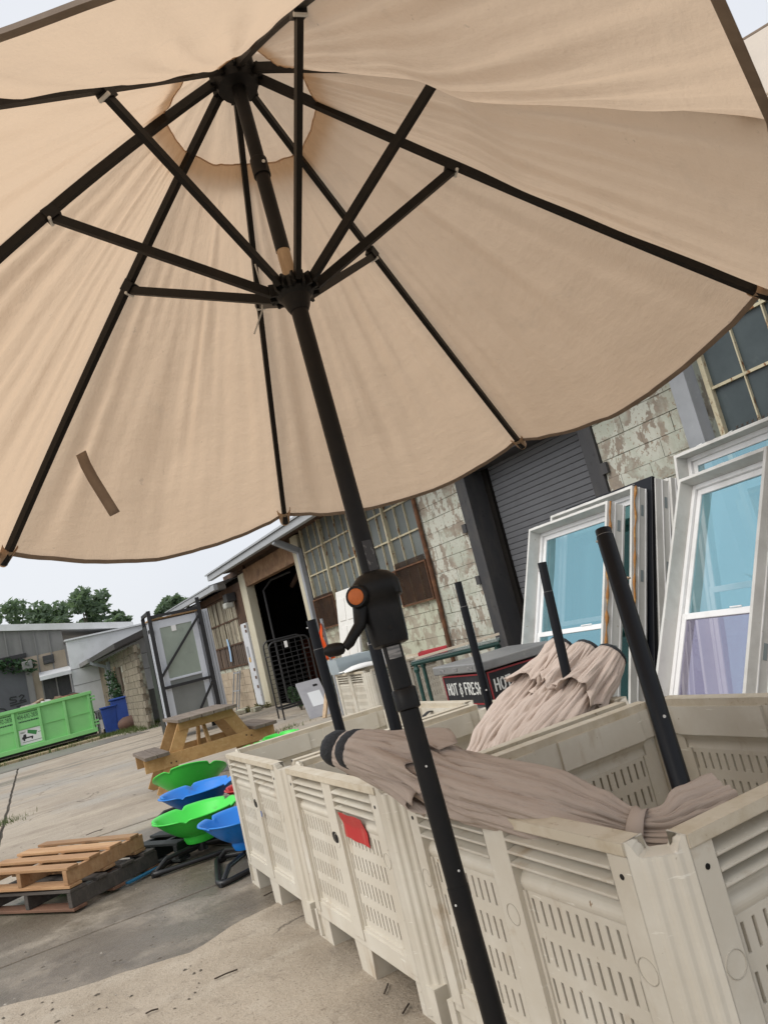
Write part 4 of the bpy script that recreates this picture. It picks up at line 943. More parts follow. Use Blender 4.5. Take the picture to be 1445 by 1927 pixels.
bag = MB().grid(lambda a, b: V((.62*a, .28*b, .05*math.sin(a*PI)*math.sin(b*PI)+.02*NZ.noise(V((a*4, b*4, 2))))), 12, 8).build('white_bag', chip_m, None, smooth=True, solid=.01); bag.location = (-.98, 9.98, .80); bag.rotation_euler = (0, 0, YAW); tag(bag, 'crumpled pale sack lying on the rim of the far bin', 'sack')
bd = MB().box(0, .42, 0, .02, 0, .34).build('white_board', mat('smudged white board', (.58, .55, .54), .7, [((.5, .38, .36), 5, .5, .7)]), None); bd.location = (-.60, 9.95, .775); bd.rotation_euler = (R(-12), 0, R(20)); tag(bd, 'smudged whitish board propped on the far bin, red top edge', 'board')
# white panel door against the steel window
wd = thing('panel_door', 'white panelled door leaning against the steel window', 'door', fw(5.62, -.62), 0, None, rot=(Mx.Rotation(FR, 3, 'Z') @ Mx.Rotation(R(-8.5), 3, 'X')).to_euler())
dw = mat('white door paint', (.74, .735, .70), .5, [((.66, .65, .61), 3, .5, .75)])
MB().box(0, .80, 0, .04, 0, 2.06).build('slab', dw, wd, bevel=.004)
for x in (.10, .44):
    for z, hh in ((.15, .55), (.80, .62), (1.52, .40)):
        p = MB().box(x, x+.26, -.012, .0, z, z+hh).build('door_panel', dw, wd, bevel=.010)
dk = MB().box(0, .42, 0, .05, 0, 1.45).build('dark_screen', darksteel_m, None); dk.location = fw(6.48, -.45); dk.rotation_euler = (Mx.Rotation(FR, 3, 'Z') @ Mx.Rotation(R(-8), 3, 'X')).to_euler(); tag(dk, 'dark screen panel propped beside the white panelled door', 'screen')
# orange safety flag on a grey post, a plank below it
fl = thing('safety_flag', 'bright orange cloth flag tied to a grey post by the downspout', 'flag', fw(6.30, -1.0))
MB().tube([(0, 0, 0), (.0, 0, 1.62)], .025, 8).build('post', steelgrey_m, fl)
orf = mat('orange cloth', (.85, .13, .02), .8, trans=.25, tcol=(.9, .2, .03))
MB().grid(lambda a, b: V((-.02-.17*b*(a**.7)*(1 if a < .82 else 1-(a-.82)*2)+.012*math.sin(a*13), -.05-.03*math.sin(b*5+a*4), 1.55-.62*a)), 16, 8).build('cloth', orf, fl, smooth=True, solid=.004)
MB().grid(lambda a, b: V((.02+.07*b*a, -.04-.02*math.sin(b*4+a*3), 1.15-.22*a)), 8, 4).build('cloth', orf, fl, smooth=True, solid=.004)
pk = MB().beam((0, 0, 0), (.30, .25, .95), .10, .03).build('plank', rawwood_m, None); pk.location = fw(5.95, -1.2); tag(pk, 'short brown plank propped under the orange flag', 'plank')
# black wire cart in the doorway
wire_m = mat('black wire', (.012, .012, .013), .5)
ct = thing('wire_cart', 'black wire roll cart standing in front of the dark doorway', 'cart', (-2.74, 14.42, 0), R(20))
def hoop(y, h, name='end_frame', x1=.78):
    r = .12; pts = [(0, y, 0), (0, y, h-r)]+[(r-r*math.cos(a*PI/10), y, h-r+r*math.sin(a*PI/10)) for a in range(1, 6)]+[(x1-r+r*math.sin(a*PI/10), y, h-r+r*math.cos(a*PI/10)) for a in range(0, 6)]+[(x1, y, 0)]
    return MB().tube(pts, .016, 8).build(name, wire_m, ct, smooth=True)
hoop(0, 1.45); hoop(.62, 1.50)
for y in (0, .62):
    for k in range(14): MB().tube([(0, y, .22+.088*k), (.78, y, .22+.088*k)], .0045, 6).build('wire', wire_m, ct)
    for x in (.26, .52): MB().tube([(x, y, .2), (x, y, 1.43)], .006, 6).build('wire', wire_m, ct)
    MB().tube([(0, y, .2), (.78, y, .2)], .016, 8).build('rail', wire_m, ct)
for x in (0, .78):
    MB().tube([(x, 0, .2), (x, .62, .2)], .014, 8).build('rail', wire_m, ct); MB().tube([(x, 0, 1.2), (x, .62, 1.2)], .008, 8).build('rail', wire_m, ct)
MB().box(.30, .36, -.025, -.018, 1.30, 1.42).build('cart_tag', chip_m, ct)
# grey panel leaning in the yard
gpn = thing('grey_panel', 'flat grey panel with a white sheet, leaning on the ground by the bins', 'panel', (-2.10, 13.4, 0), 0, None, rot=(Mx.Rotation(R(20), 3, 'Z') @ Mx.Rotation(R(-48), 3, 'X')).to_euler())
gm_ = mat('grey laminate', (.30, .30, .32), .5, [((.25, .25, .27), 4, .45, .7)])
MB().box(0, .44, 0, .06, 0, .92).build('slab', gm_, gpn, bevel=.005)
MB().box(.13, .36, -.004, .0, .26, .62).build('paper_sheet', mat('paper', (.60, .62, .64), .8), gpn)
MB().box(.28, .36, -.012, .0, .74, .78).build('handle', blk_m, gpn)
# ------------------------------------------------------------------ picnic table
pine_m = mat('fresh pine', (.46, .275, .11), .65, [((.38, .21, .075), 5, .42, .7, 6, (3, .25, 3)), ((.58, .40, .20), 9, .55, .8, 6, (3, .3, 3)), ((.22, .11, .04), 14, .73, .77, 2)], [(60, .15, .003)], tone=.12)
grey_m = mat('weathered boards', (.145, .112, .085), .8, [((.21, .17, .135), 5, .45, .7, 6, (4, .25, 3)), ((.10, .08, .065), 12, .55, .8, 6, (4, .3, 3))], [(60, .4, .005, (4, .4, 4))], tone=.18)
pt_ = thing('picnic_table', 'wooden picnic table with grey weathered top and yellow pine legs', 'picnic table', (-2.66, 9.17, 0), YAW); pt_.scale = (.97, .64, 1.07)
for k in range(5): MB().box(-.36+.146*k, -.36+.146*k+.138, -.32, 1.50, .705+random.uniform(-.003, .003), .743).build('top_plank', grey_m, pt_, bevel=.005)
for s in (-1, 1):
    for k in range(2):
        a = s*(.52+.146*k); b = s*(.52+.146*k+.138); MB().box(min(a, b), max(a, b), -.32, 1.50, .415, .453).build('bench_plank', grey_m, pt_, bevel=.005)
for y, yb in ((0, -.042), (1.16, 1.202)):
    for s in (-1, 1): MB().beam((s*.66, y, .0), (s*.25, y, .70), .038, .145, up=(1, 0, .4)).build('leg', pine_m, pt_, bevel=.004)
    MB().beam((-.80, yb, .345), (.80, yb, .345), .038, .14).build('cross_beam', pine_m, pt_, bevel=.004)
    MB().beam((-.34, yb, .66), (.34, yb, .66), .038, .09).build('top_cleat', pine_m, pt_, bevel=.004)
for y0, y1 in ((.0, .42), (1.16, .74)): MB().beam((0, y0+.02, .345), (0, y1, .70), .038, .09).build('brace', pine_m, pt_, bevel=.004)
bolt = MB().tube([(0, -.005, 0), (0, .0, 0)], .010, 8).mesh('bolt', rustdark_m)
for x in (-.50, -.44, .44, .50): inst('bolt', bolt, pt_, (x, -.062, .345+random.uniform(-.03, .03)))
# ------------------------------------------------------------------ petal spinner seats on black tube frames
def seat_mat(name, c, d): return mat(name, c, .36, [(d, 3, .45, .75), ((c[0]*.5+.03, c[1]*.55+.02, c[2]*.5+.02), 7, .60, .74, 8), ((c[0]*.6+.15, c[1]*.6+.15, c[2]*.6+.13), 40, .69, .73, 4)], [(60, .05)], spec=.5)
green_s = seat_mat('green plastic', (.05, .62, .06), (.04, .54, .05)); blue_s = seat_mat('blue plastic', (.008, .20, .66), (.006, .17, .56)); red_s = seat_mat('red seat plastic', (.50, .02, .02), (.4, .02, .02))
tube_m = mat('black tube', (.014, .014, .015), .4, [((.05, .045, .04), 20, .66, .75)])
def spinner(label, m_, c, rim, Rr, rot, tilt=(0, 0), frame=True):
    t = thing('spinner_seat', label, 'spinner seat', c, 0, 'petal spinner seats on the ground')
    t.rotation_euler = (0, 0, rot)
    hb = rim-.215 if rim > .3 else rim-.2
    tm = Mx.Translation((0, 0, hb)) @ Mx.Rotation(R(tilt[0]), 4, 'X') @ Mx.Rotation(R(tilt[1]), 4, 'Y')
    def bowl(i, j):
        a = j*2*PI; pet = abs(math.cos(2.5*a)); lob = 1-(1-pet)**3.0*.0
        notch = math.exp(-((abs(((a*5/(2*PI)) % 1)-.5))/.055)**2)       # a scallop between neighbouring petals
        r = Rr*(.36+.64*(i**.85)); r *= 1-.075*notch*i**3+.05*(pet-.6)*i**4
        z = .055+.16*i**1.15-.022*notch*i**4
        lip = max(0, (i-.93)/.07); r += .016*lip*Rr*2; z -= .006*lip
        return tm @ V((r*math.cos(a), r*math.sin(a), z))
    MB().grid(bowl, 22, 120, wrap=True).build('petal_bowl', m_, t, smooth=True, solid=.009)
    MB().lathe([(Rr*.02, .052), (Rr*.38, .056), (Rr*.38, .03), (Rr*.34, .0), (Rr*.05, -.004)], 40, tm).build('bowl_base', m_, t, smooth=True)
    if frame:
        MB().tube([(0, 0, .05), (0, 0, hb+.01)], .024, 12).build('swivel_post', tube_m, t)
        MB().tube([(0, 0, .04), (0, 0, .115)], .036, 12).build('bearing_collar', tube_m, t)
        # a low triangular loop of tube with an arm arching to the post
        V0, V1, V2 = V((-.40, -.20, .022)), V((.34, -.18, .022)), V((-.02, .40, .022))
        loop = []
        for A, B_, C_ in ((V2, V0, V1), (V0, V1, V2), (V1, V2, V0)):
            d0 = (A-B_).normalized(); d1 = (C_-B_).normalized()
            for k in range(7):
                u = k/6; loop.append((B_+d0*.11)*(1-u)**2+B_*2*u*(1-u)+(B_+d1*.11)*u*u)
        MB().tube(loop, .0175, 10, closed=True).build('base_loop', tube_m, t, smooth=True)
        for p in (V0, V1, V2):
            q = p*.86; q.z = .03
            MB().tube([q, q*.75+V((0, 0, .06)), q*.35+V((0, 0, .075)), V((0, 0, .085))], .016, 10).build('base_arm', tube_m, t, smooth=True)
            MB().box(p.x*.86-.03, p.x*.86+.03, p.y*.86-.02, p.y*.86+.02, .0, .03).build('foot_pad', tube_m, t, bevel=.006)
    return t
spinner('bright green petal seat in front, second one from the pallets', green_s, (-1.86, 5.70, 0), .325, .31, R(20))
spinner('blue petal seat half hidden by the end of the bin row', blue_s, (-1.385, 5.17, 0), .325, .285, R(48), frame=True)
spinner('blue petal seat in the middle, between the two green ones', blue_s, (-2.10, 6.60, 0), .345, .32, R(10))
spinner('darker green petal seat tipped away, nearest the picnic table', green_s, (-2.44, 7.50, 0), .36, .34, R(0), tilt=(-22, -4))
spinner('red petal seat peeking out between the green and blue ones', red_s, (-1.52, 6.22, 0), .335, .24, R(5))
spinner('green petal seat beyond the far bin, upper one', green_s, (-1.72, 8.62, 0), .39, .20, R(70))
spinner('green petal seat beyond the far bin, lower one at left', green_s, (-2.02, 8.75, 0), .33, .19, R(15))
# ------------------------------------------------------------------ pallets
pal_m = mat('brown pallet wood', (.36, .20, .095), .75, [((.46, .29, .15), 5, .45, .7, 6, (.3, 4, 3)), ((.20, .105, .05), 9, .55, .8, 6, (.4, 4, 3)), ((.12, .08, .05), 6, .66, .78)], [(70, .4, .005, (.4, 4, 4))], tone=.22)
pald_m = mat('dark pallet wood', (.075, .065, .055), .85, [((.12, .10, .085), 5, .45, .7, 6, (.3, 4, 3)), ((.035, .03, .026), 9, .55, .8, 6, (.4, 4, 3))], [(70, .5, .005, (.4, 4, 4))], tone=.25)
palr_m = mat('reddish pallet board', (.20, .10, .06), .8, [((.12, .065, .04), 5, .45, .7, 6, (.3, 4, 3))], [(70, .4, .005)], tone=.2)
palb_m = mat('black painted pallet', (.014, .018, .017), .7, [((.035, .04, .038), 7, .55, .75)], [(60, .3, .005)], tone=.2)
def pallet(label, loc, rz, W, D, m_, mb_, n=4, tilt=(0, 0), group='wooden pallets stacked on the concrete', seed=0):
    """deck boards run along x, stringers along y; origin at the right front corner, boards reach to -x"""
    rr = random.Random(seed)
    t = thing('pallet', label, 'pallet', loc, 0, group, rot=(R(tilt[0]), R(tilt[1]), rz))
    for x in (-.02, -W/2, -W+.02): MB().box(x-.02, x+.02, 0, D, .02, .112).build('stringer', m_, t, bevel=.003)
    for k in range(n):
        w = rr.uniform(.088, .14); y = (D-.12)*k/(n-1)
        MB().box(-W-rr.uniform(0, .03), rr.uniform(.0, .02), y, y+w*.9, .113, .132).build('deck_board', m_, t, bevel=.003)
    for y in (0, D/2-.05, D-.1): MB().box(-W, .01, y, y+.10, 0, .019).build('bottom_board', mb_, t, bevel=.003)
    return t
pallet('brown wooden pallet on top of the stack', (-2.535, 5.03, .15), R(-26), .95, .66, pal_m, pal_m, 4, (0, 1.5), seed=1)
pallet('old grey pallet at the bottom of the stack with a reddish bottom board', (-2.525, 5.02, .012), R(-29), .95, .72, pald_m, palr_m, 4, seed=2)
pallet('black pallet lying on the concrete beside the stack, under the seats', (-2.02, 5.62, .012), R(-32), .55, .78, palb_m, palb_m, 4, seed=3)
bl = MB().box(-.02, .02, 0, .3, 0, .012).build('blue_strip', mat('blue strip', (.02, .14, .26), .6), None); bl.location = (-2.30, 5.36, .014); bl.rotation_euler = (0, 0, R(-32)); tag(bl, 'thin blue plastic strip on the ground along the black pallet', 'strip')
# ------------------------------------------------------------------ rack with storm doors
dr = thing('door_rack', 'tall black steel A-frame rack standing behind the picnic table', 'rack', (-5.38, 16.0, 0), YAW)
rk = mat('black rack steel', (.014, .014, .016), .5, [((.05, .04, .035), 12, .62, .75)])
HR = 2.62
for x, y, hh in ((0, 0, HR+.12), (1.06, 0, HR+.20), (0, .95, HR+.05), (1.06, .95, HR)): MB().beam((x, y, 0), (x, y, hh), .075, .075, up=(0, 1, 0)).build('post', rk, dr)
for z in (HR-.02, 1.08, .2):
    MB().beam((0, 0, z), (1.06, 0, z), .05, .06).build('rail', rk, dr)
for z in (HR+.08, HR-.3, .2): MB().beam((0, 0, z), (0, .95, z), .06, .07).build('rail', rk, dr); MB().beam((1.06, 0, z-.05), (1.06, .95, z-.05), .05, .06).build('rail', rk, dr)
MB().beam((0, -.01, 1.30), (1.06, -.01, HR-.15), .03, .05).build('brace', rk, dr); MB().beam((.46, -.01, .2), (1.06, -.01, 1.02), .03, .05).build('brace', rk, dr)
MB().box(-.05, .02, .40, .95, 0, HR-.15).build('side_plate', rk, dr)
sd_white = mat('white aluminium', (.62, .65, .70), .45, [((.54, .57, .62), 3, .5, .75)])
sage_m = mat('sage film', (.285, .33, .28), .35, [((.33, .38, .325), 2, .45, .7), ((.24, .275, .235), 3, .6, .8)], spec=.5)
grey_f = mat('grey screen', (.20, .21, .20), .5, [((.17, .18, .17), 2, .45, .7)])
def storm_door(label, x, y, z, W=.92, H=2.28, glass=True):
    t = thing('storm_door', label, 'door', dr.matrix_world @ V((0, 0, 0)), 0)
    p = V((-5.38, 16.0, 0))+WA*x+UA*y+V((0, 0, z)); t.location = p; t.rotation_euler = (0, 0, YAW)
    if glass:
        f = MB().box(0, .12, 0, .04, 0, H).box(W-.12, W, 0, .04, 0, H).box(.12, W-.12, 0, .04, H-.16, H).box(.12, W-.12, 0, .04, 0, .14).box(.12, W-.12, .002, .038, H*.43, H*.43+.05)
        f.build('frame', sd_white, t, bevel=.004)
        MB().box(.12, W-.12, .015, .025, H*.43+.05, H-.16).build('upper_panel', sage_m, t); MB().box(.12, W-.12, .015, .025, .14, H*.43).build('lower_panel', grey_f, t)
        MB().box(.36, .46, -.002, .014, H-.28, H-.16).build('door_sticker', chip_m, t)
        MB().box(.12, W-.12, -.008, .0, H*.43+.01, H*.43+.03).build('push_bar', sd_white, t)
    else: MB().box(0, W, 0, .045, 0, H).build('slab', sd_white, t, bevel=.004)
    return t
storm_door('white storm door with sage glass, front of the black rack', .06, .06, .22)
for k, lb in enumerate(('white door slab directly behind the glazed one in the rack', 'white door slab in the middle of the rack', 'white door slab at the rear of the rack')):
    storm_door(lb, -.01-.01*k, .15+.10*k, .22, 1.0, 2.30-.02*k, False)
wj = thing('door_jamb_unit', 'tall white jamb with grooves standing right of the rack doors', 'door jamb', V((-5.38, 16.0, 0))+WA*1.00+UA*.16, YAW)
MB().box(0, .27, 0, .10, 0, 2.55).build('panel', sd_white, wj, bevel=.004)
for x in (.08, .16, .22): MB().box(x, x+.012, -.006, .0, .02, 2.5).build('groove_strip', steelgrey_m, wj)
cpl = MB().box(0, 1.15, 0, .5, 0, .03).build('plywood_sheet', mat('plywood', (.45, .29, .15), .7, [((.36, .22, .11), 5, .45, .7)]), None, bevel=.004); cpl.location = V((-5.38, 16.0, 2.535))+WA*-.02+UA*.06; cpl.rotation_euler = (0, 0, YAW); tag(cpl, 'plywood offcut lying on top of the white rack doors', 'plywood')
# ------------------------------------------------------------------ green roll-off dumpster
dg_m = mat('bright green paint', (.25, .62, .22), .5, [((.22, .56, .20), 1.2, .42, .7), ((.30, .67, .27), 6, .58, .8), ((.13, .24, .09), 9, .71, .76, 7, (1, 1, .4))], [(30, .06)], spec=.4)
ink_m = mat('dark green print', (.02, .07, .03), .6)
dp = thing('dumpster', 'bright green roll-off dumpster with phone number and truck sticker', 'dumpster', (-10.45, 24.25, 0), YAW)
LD = 6.4
MB().box(-LD, 0, 0, .03, .22, 1.42).build('side_wall', dg_m, dp); MB().box(-LD, 0, 2.3, 2.33, .22, 1.42).build('side_wall', dg_m, dp)
MB().box(-.03, 0, .03, 2.3, .22, 1.42).build('end_gate', dg_m, dp); MB().box(-LD, -LD+.03, .03, 2.3, .22, 1.42).build('end_wall', dg_m, dp); MB().box(-LD, 0, .03, 2.3, .22, .26).build('floor', dg_m, dp)
MB().beam((-LD, -.03, 1.42), (.02, -.03, 1.42), .14, .10).build('top_rail', dg_m, dp, bevel=.01); MB().beam((-LD, -.04, .25), (.02, -.04, .25), .12, .13).build('bottom_rail', dg_m, dp, bevel=.01)
MB().beam((-LD, -.012, .84), (-.05, -.012, .84), .03, .03).build('mid_rib', dg_m, dp)
for k in range(9): MB().box(-.13-.725*k, -.05-.725*k, -.075, .0, .30, 1.38).build('side_rib', dg_m, dp, bevel=.008)
for z in (.42, .52, 1.18, 1.28): MB().box(-.07, .10, -.06, .03, z-.03, z+.03).build('hinge', dg_m, dp, bevel=.01)
for k in range(3): MB().tube([(-.5-2.6*k, .15, .11), (-.5-2.6*k, .35, .11)], .11, 14).build('wheel', tube_m, dp)
MB().box(-LD, 0, .3, .5, .1, .22).box(-LD, 0, 1.8, 2.0, .1, .22).build('skid', tube_m, dp)
mwt = lambda x, z: Mx.Translation((x, -.002, z)) @ Mx.Rotation(PI/2, 4, 'X')
for x in (-1.86, -2.585):
    text_part('phone_number', '404-692-2838', .185, ink_m, dp, mwt(x, 1.18), squash=.58)
    for dz, w, hh in ((1.305, .50, .035), (1.04, .56, .05)):
        fine = MB(); rr = random.Random(int(dz*99)); xx = x-w/2
        while xx < x+w/2:
            q = rr.uniform(.018, .045); fine.box(xx, xx+q, -.003, -.0005, dz-hh/2+rr.uniform(0, .008), dz+hh/2-rr.uniform(0, .010)); xx += q+.008
        fine.build('small_print', ink_m, dp)
stk = MB().box(-2.18, -1.53, -.004, -.0005, .36, .80).build('truck_sticker', mat('white sticker', (.72, .72, .72), .5), dp)
def flat(name, m_, *polys):
    mb = MB()
    for p in polys:
        p = [(-1.855+(x+2.675)*.76, z) for x, z in p]; n = len(p); mb.add([V((x, -.0045, z)) for x, z in p]+[V((x, -.007, z)) for x, z in p], [tuple(range(n)), tuple(range(2*n-1, n-1, -1))]+[(i, (i+1) % n, n+(i+1) % n, n+i) for i in range(n)])
    return mb.build(name, m_, stk)
circ = lambda cx, cz, r: [(cx+r*math.cos(a*PI/7), cz+r*math.sin(a*PI/7)) for a in range(14)]
flat('truck_print', tube_m, [(-3.02, .52), (-2.86, .52), (-2.86, .66), (-2.95, .66), (-2.98, .60), (-3.02, .58)], [(-2.86, .53), (-2.62, .53), (-2.62, .57), (-2.86, .57)], circ(-2.95, .50, .035), circ(-2.66, .51, .03), [(-3.02, .425), (-2.30, .425), (-2.30, .437), (-3.02, .437)])
flat('container_print', mat('print green', (.04, .22, .06), .6), [(-2.80, .68), (-2.50, .58), (-2.44, .70), (-2.78, .78)])
for x0, w, z in ((-3.06, .2, .725), (-3.04, .14, .70), (-2.42, .13, .64)): flat('caption_print', ink_m, [(x0, z), (x0+w, z), (x0+w, z+.012), (x0, z+.012)])
junk = [('flattened brown carton on top of the dumpster heap', (.30, .20, .12)), ('brown paper sack in the dumpster heap', (.16, .10, .06)), ('white foam lump in the dumpster heap, near the front rail', (.6, .6, .58)),
        ('short timber offcut in the dumpster heap', (.25, .17, .10)), ('black bag in the dumpster heap, highest at the right end', (.03, .03, .03)), ('pale cloth bundle in the dumpster heap', (.38, .34, .30)), ('rust-coloured scrap in the dumpster heap', (.22, .09, .05))]
for k, (lb, c) in enumerate(junk):
    q = Mx.Translation((-.35-.24*[3, 2, 4, 5, 0, 6, 1][k], .35+random.uniform(0, .5), 1.34+random.uniform(0, .10))) @ Mx.Rotation(random.uniform(-.5, .5), 4, 'Y') @ Mx.Rotation(random.uniform(-.5, .5), 4, 'X') @ Mx.Rotation(random.uniform(-1, 1), 4, 'Z')
    o = MB().box(-.24, .24, -.14, .14, -.10, .12).build('rubbish', mat('rubbish %d' % k, c, .8, [((c[0]*.6, c[1]*.6, c[2]*.6), 5, .45, .7)]), None, bevel=.03); o.matrix_world = Mx.Translation((-10.45, 24.25, 0)) @ Mx.Rotation(YAW, 4, 'Z') @ q
    tag(o, lb, 'rubbish', 'rubbish heaped in the dumpster')
# ------------------------------------------------------------------ buildings at the far end of the yard
sheet_g = mat('grey sheet siding', (.20, .195, .19), .6, [((.15, .148, .145), 3, .42, .7, 6, (1, 1, .3))], tone=.08)
sheet_t = mat('tan sheet siding', (.36, .295, .225), .65, [((.29, .235, .18), 3, .42, .7, 6, (1, 1, .3)), ((.42, .35, .28), 6, .6, .8)], tone=.08)
sheet_p = mat('faded red siding', (.45, .28, .27), .65, [((.36, .21, .20), 3, .42, .7, 6, (1, 1, .3))], tone=.08)
whiteb = mat('white metal', (.66, .67, .68), .5, [((.57, .58, .58), 2, .45, .7), ((.42, .38, .32), 8, .68, .78)])
mbd = thing('metal_building', 'grey and tan sheet-metal building behind the green dumpster', 'building', (-13.0, 28.6, 0), YAW)
topz = lambda x: 3.52-.20*x+.0 if x < 0 else 3.52-.04*x
for i in range(24):
    x0 = -11.5+.48*i; x1 = x0+.475
    zt = 4.05-.20*x0
    if x0 > -.1:
        MB().box(x0, x1, 0, .06, 2.0, zt).build('siding_sheet', sheet_p, mbd)
    else:
        MB().box(x0, x1, 0, .06, 3.25, zt).build('siding_sheet', sheet_g, mbd)
        if x0 > -1.6 or x0 < -6: MB().box(x0, x1, -.003, .057, 0, 3.247).build('siding_sheet', sheet_t, mbd)
    if x0 < -.1: MB().box(x0-.02, x0+.025, -.035, .0, 0 if (x0 > -1.5 or x0 < -6) else 3.3, zt).build('siding_rib', sheet_g, mbd)
MB().add([V((-12, -.12, 6.40)), V((2.6, -.12, 3.48)), V((2.6, -.12, 3.72)), V((-12, -.12, 6.64)), V((-12, 12, 6.40)), V((2.6, 12, 3.48)), V((2.6, 12, 3.72)), V((-12, 12, 6.64))], [(0, 1, 2, 3), (7, 6, 5, 4), (0, 4, 5, 1), (1, 5, 6, 2), (2, 6, 7, 3), (3, 7, 4, 0)]).build('roof', whiteb, mbd)
MB().box(-6, -1.35, .0, .05, 0, 3.3).build('sliding_door', mat('slate door', (.085, .088, .10), .55, [((.07, .072, .08), 2, .45, .7)]), mbd)
MB().box(-1.42, -1.22, -.10, .0, 0, 2.95).build('door_trim', sheet_g, mbd); MB().box(-6, -1.3, -.08, .0, 3.28, 3.42).build('door_track', tube_m, mbd)
MB().box(-1.50, -1.15, -.4, -.02, 2.8, 3.1).build('hood', sheet_g, mbd, bevel=.03)
MB().box(-.78, -.40, -.10, -.01, 2.84, 3.16).box(-.75, -.43, -.14, -.10, 2.86, 2.96).build('vent_box', darksteel_m, mbd, bevel=.02)
MB().add([V((-1.0, -.02, 2.60)), V((.08, -.02, 2.60)), V((.08, -.5, 2.42)), V((-1.0, -.5, 2.42)), V((-1.0, -.02, 2.52)), V((.08, -.02, 2.52)), V((.08, -.5, 2.28)), V((-1.0, -.5, 2.28))], [(0, 1, 2, 3), (7, 6, 5, 4), (0, 4, 5, 1), (1, 5, 6, 2), (2, 6, 7, 3), (3, 7, 4, 0)]).build('awning', whiteb, mbd)
MB().box(-.92, .0, -.012, -.004, 0, 2.35).build('dark_opening', darksteel_m, mbd)
MB().tube([(.16, -.1, 0), (.16, -.1, 2.75)], .10, 10).build('flue_pipe', steelgrey_m, mbd)
gr = MB()
for st in ([(-1.85, 1.43), (-2.05, 1.45), (-2.08, 1.37), (-1.88, 1.32), (-1.88, 1.25), (-2.1, 1.25)], [(-1.78, 1.40), (-1.68, 1.46), (-1.6, 1.40), (-1.78, 1.24), (-1.57, 1.25)], [(-2.1, 1.16), (-1.55, 1.19)], [(-1.9, 1.08), (-1.75, 1.08)], [(-2.6, 1.2), (-2.3, 1.1), (-2.1, .75), (-1.85, .55), (-1.6, .7)]):
    for (a, b), (c, d) in zip(st[:-1], st[1:]): gr.beam((a, -.006, b+.5), (c, -.006, d+.5), .02, .045, up=(0, 0, 1) if abs(c-a) > .02 else (1, 0, 0))
gr.build('graffiti', tube_m, mbd)
wb = thing('white_building', 'low white building with sloping roof between the metal building and the shed', 'building', (-13.0+.25, 28.3, 0), YAW)
MB().box(0, 3.0, 0, 3, 0, 3.50).build('wall', whiteb, wb); MB().add([V((-.05, -.1, 3.50)), V((3.1, -.1, 3.50)), V((3.1, 3.1, 3.52)), V((-.05, 3.1, 3.52)), V((-.05, -.1, 3.56)), V((3.1, -.1, 3.56)), V((3.1, 3.1, 3.58)), V((-.05, 3.1, 3.58))], [(3, 2, 1, 0), (4, 5, 6, 7), (0, 1, 5, 4), (1, 2, 6, 5), (2, 3, 7, 6), (3, 0, 4, 7)]).build('roof', whiteb, wb)
for z in (2.4, 1.8): MB().box(0, 3, -.01, .0, z, z+.02).build('panel_seam', sheet_g, wb)
# block shed in front of it
shb = mat('grey-tan block', (.235, .205, .155), .9, [((.18, .155, .11), 4, .42, .7, 6), ((.29, .26, .205), 9, .55, .75)], [(60, .4)], tone=.12)
she = thing('block_shed', 'low tan block shed with dark eaves and a grey downspout', 'shed', (-10.6, 26.5, 0), FR)
me_ = MB().box(-.195, .195, -.03, .05, -.094, .094).mesh('concrete_block', shb)
for r in range(12):
    for c in range(13):
        x = .05+.4*c+(.2 if r % 2 else 0)
        if 1.35 < x < 2.3 and 5 < r < 10: continue
        inst('concrete_block', me_, she, (x+.2, random.uniform(-.008, .008), .1+.2*r))
MB().box(-3, 5, 0, .2, 0, 2.45).build('wall', mortar_m, she)
MB().box(-3, -.1, -.02, -.001, 0, 2.4).build('stained_wall', mat('stained wall', (.17, .145, .10), .9, [((.24, .20, .13), 2, .45, .6, 6, (1, 1, .3)), ((.08, .07, .055), 3, .55, .7)], [(20, .3)]), she)
MB().add([V((-3.4, -.55, 2.42)), V((5.4, -.55, 2.42)), V((5.4, 3, 3.3)), V((-3.4, 3, 3.3)), V((-3.4, -.55, 2.58)), V((5.4, -.55, 2.58)), V((5.4, 3, 3.5)), V((-3.4, 3, 3.5))], [(3, 2, 1, 0), (4, 5, 6, 7), (0, 1, 5, 4), (1, 2, 6, 5), (2, 3, 7, 6), (3, 0, 4, 7)]).build('roof', mat('dark roof', (.045, .042, .04), .8), she)
MB().box(-3.4, -.1, -.66, -.55, 2.42, 2.56).build('gutter', sheet_g, she)
MB().beam((.0, -.6, 2.40), (.05, -.12, 2.15), .1, .1).box(0, .10, -.17, -.06, .15, 2.15).build('downspout', steelgrey_m, she); MB().box(.36, .44, -.14, -.04, .1, 2.3).build('downspout', steelgrey_m, she)
sw_ = MB().box(1.4, 2.25, -.06, .02, 1.15, 1.98).build('boarded_window', mat('boarded', (.09, .07, .05), .8), she)
MB().box(1.33, 1.4, -.09, -.03, 1.1, 2.05).build('window_trim', rawwood_m, she)
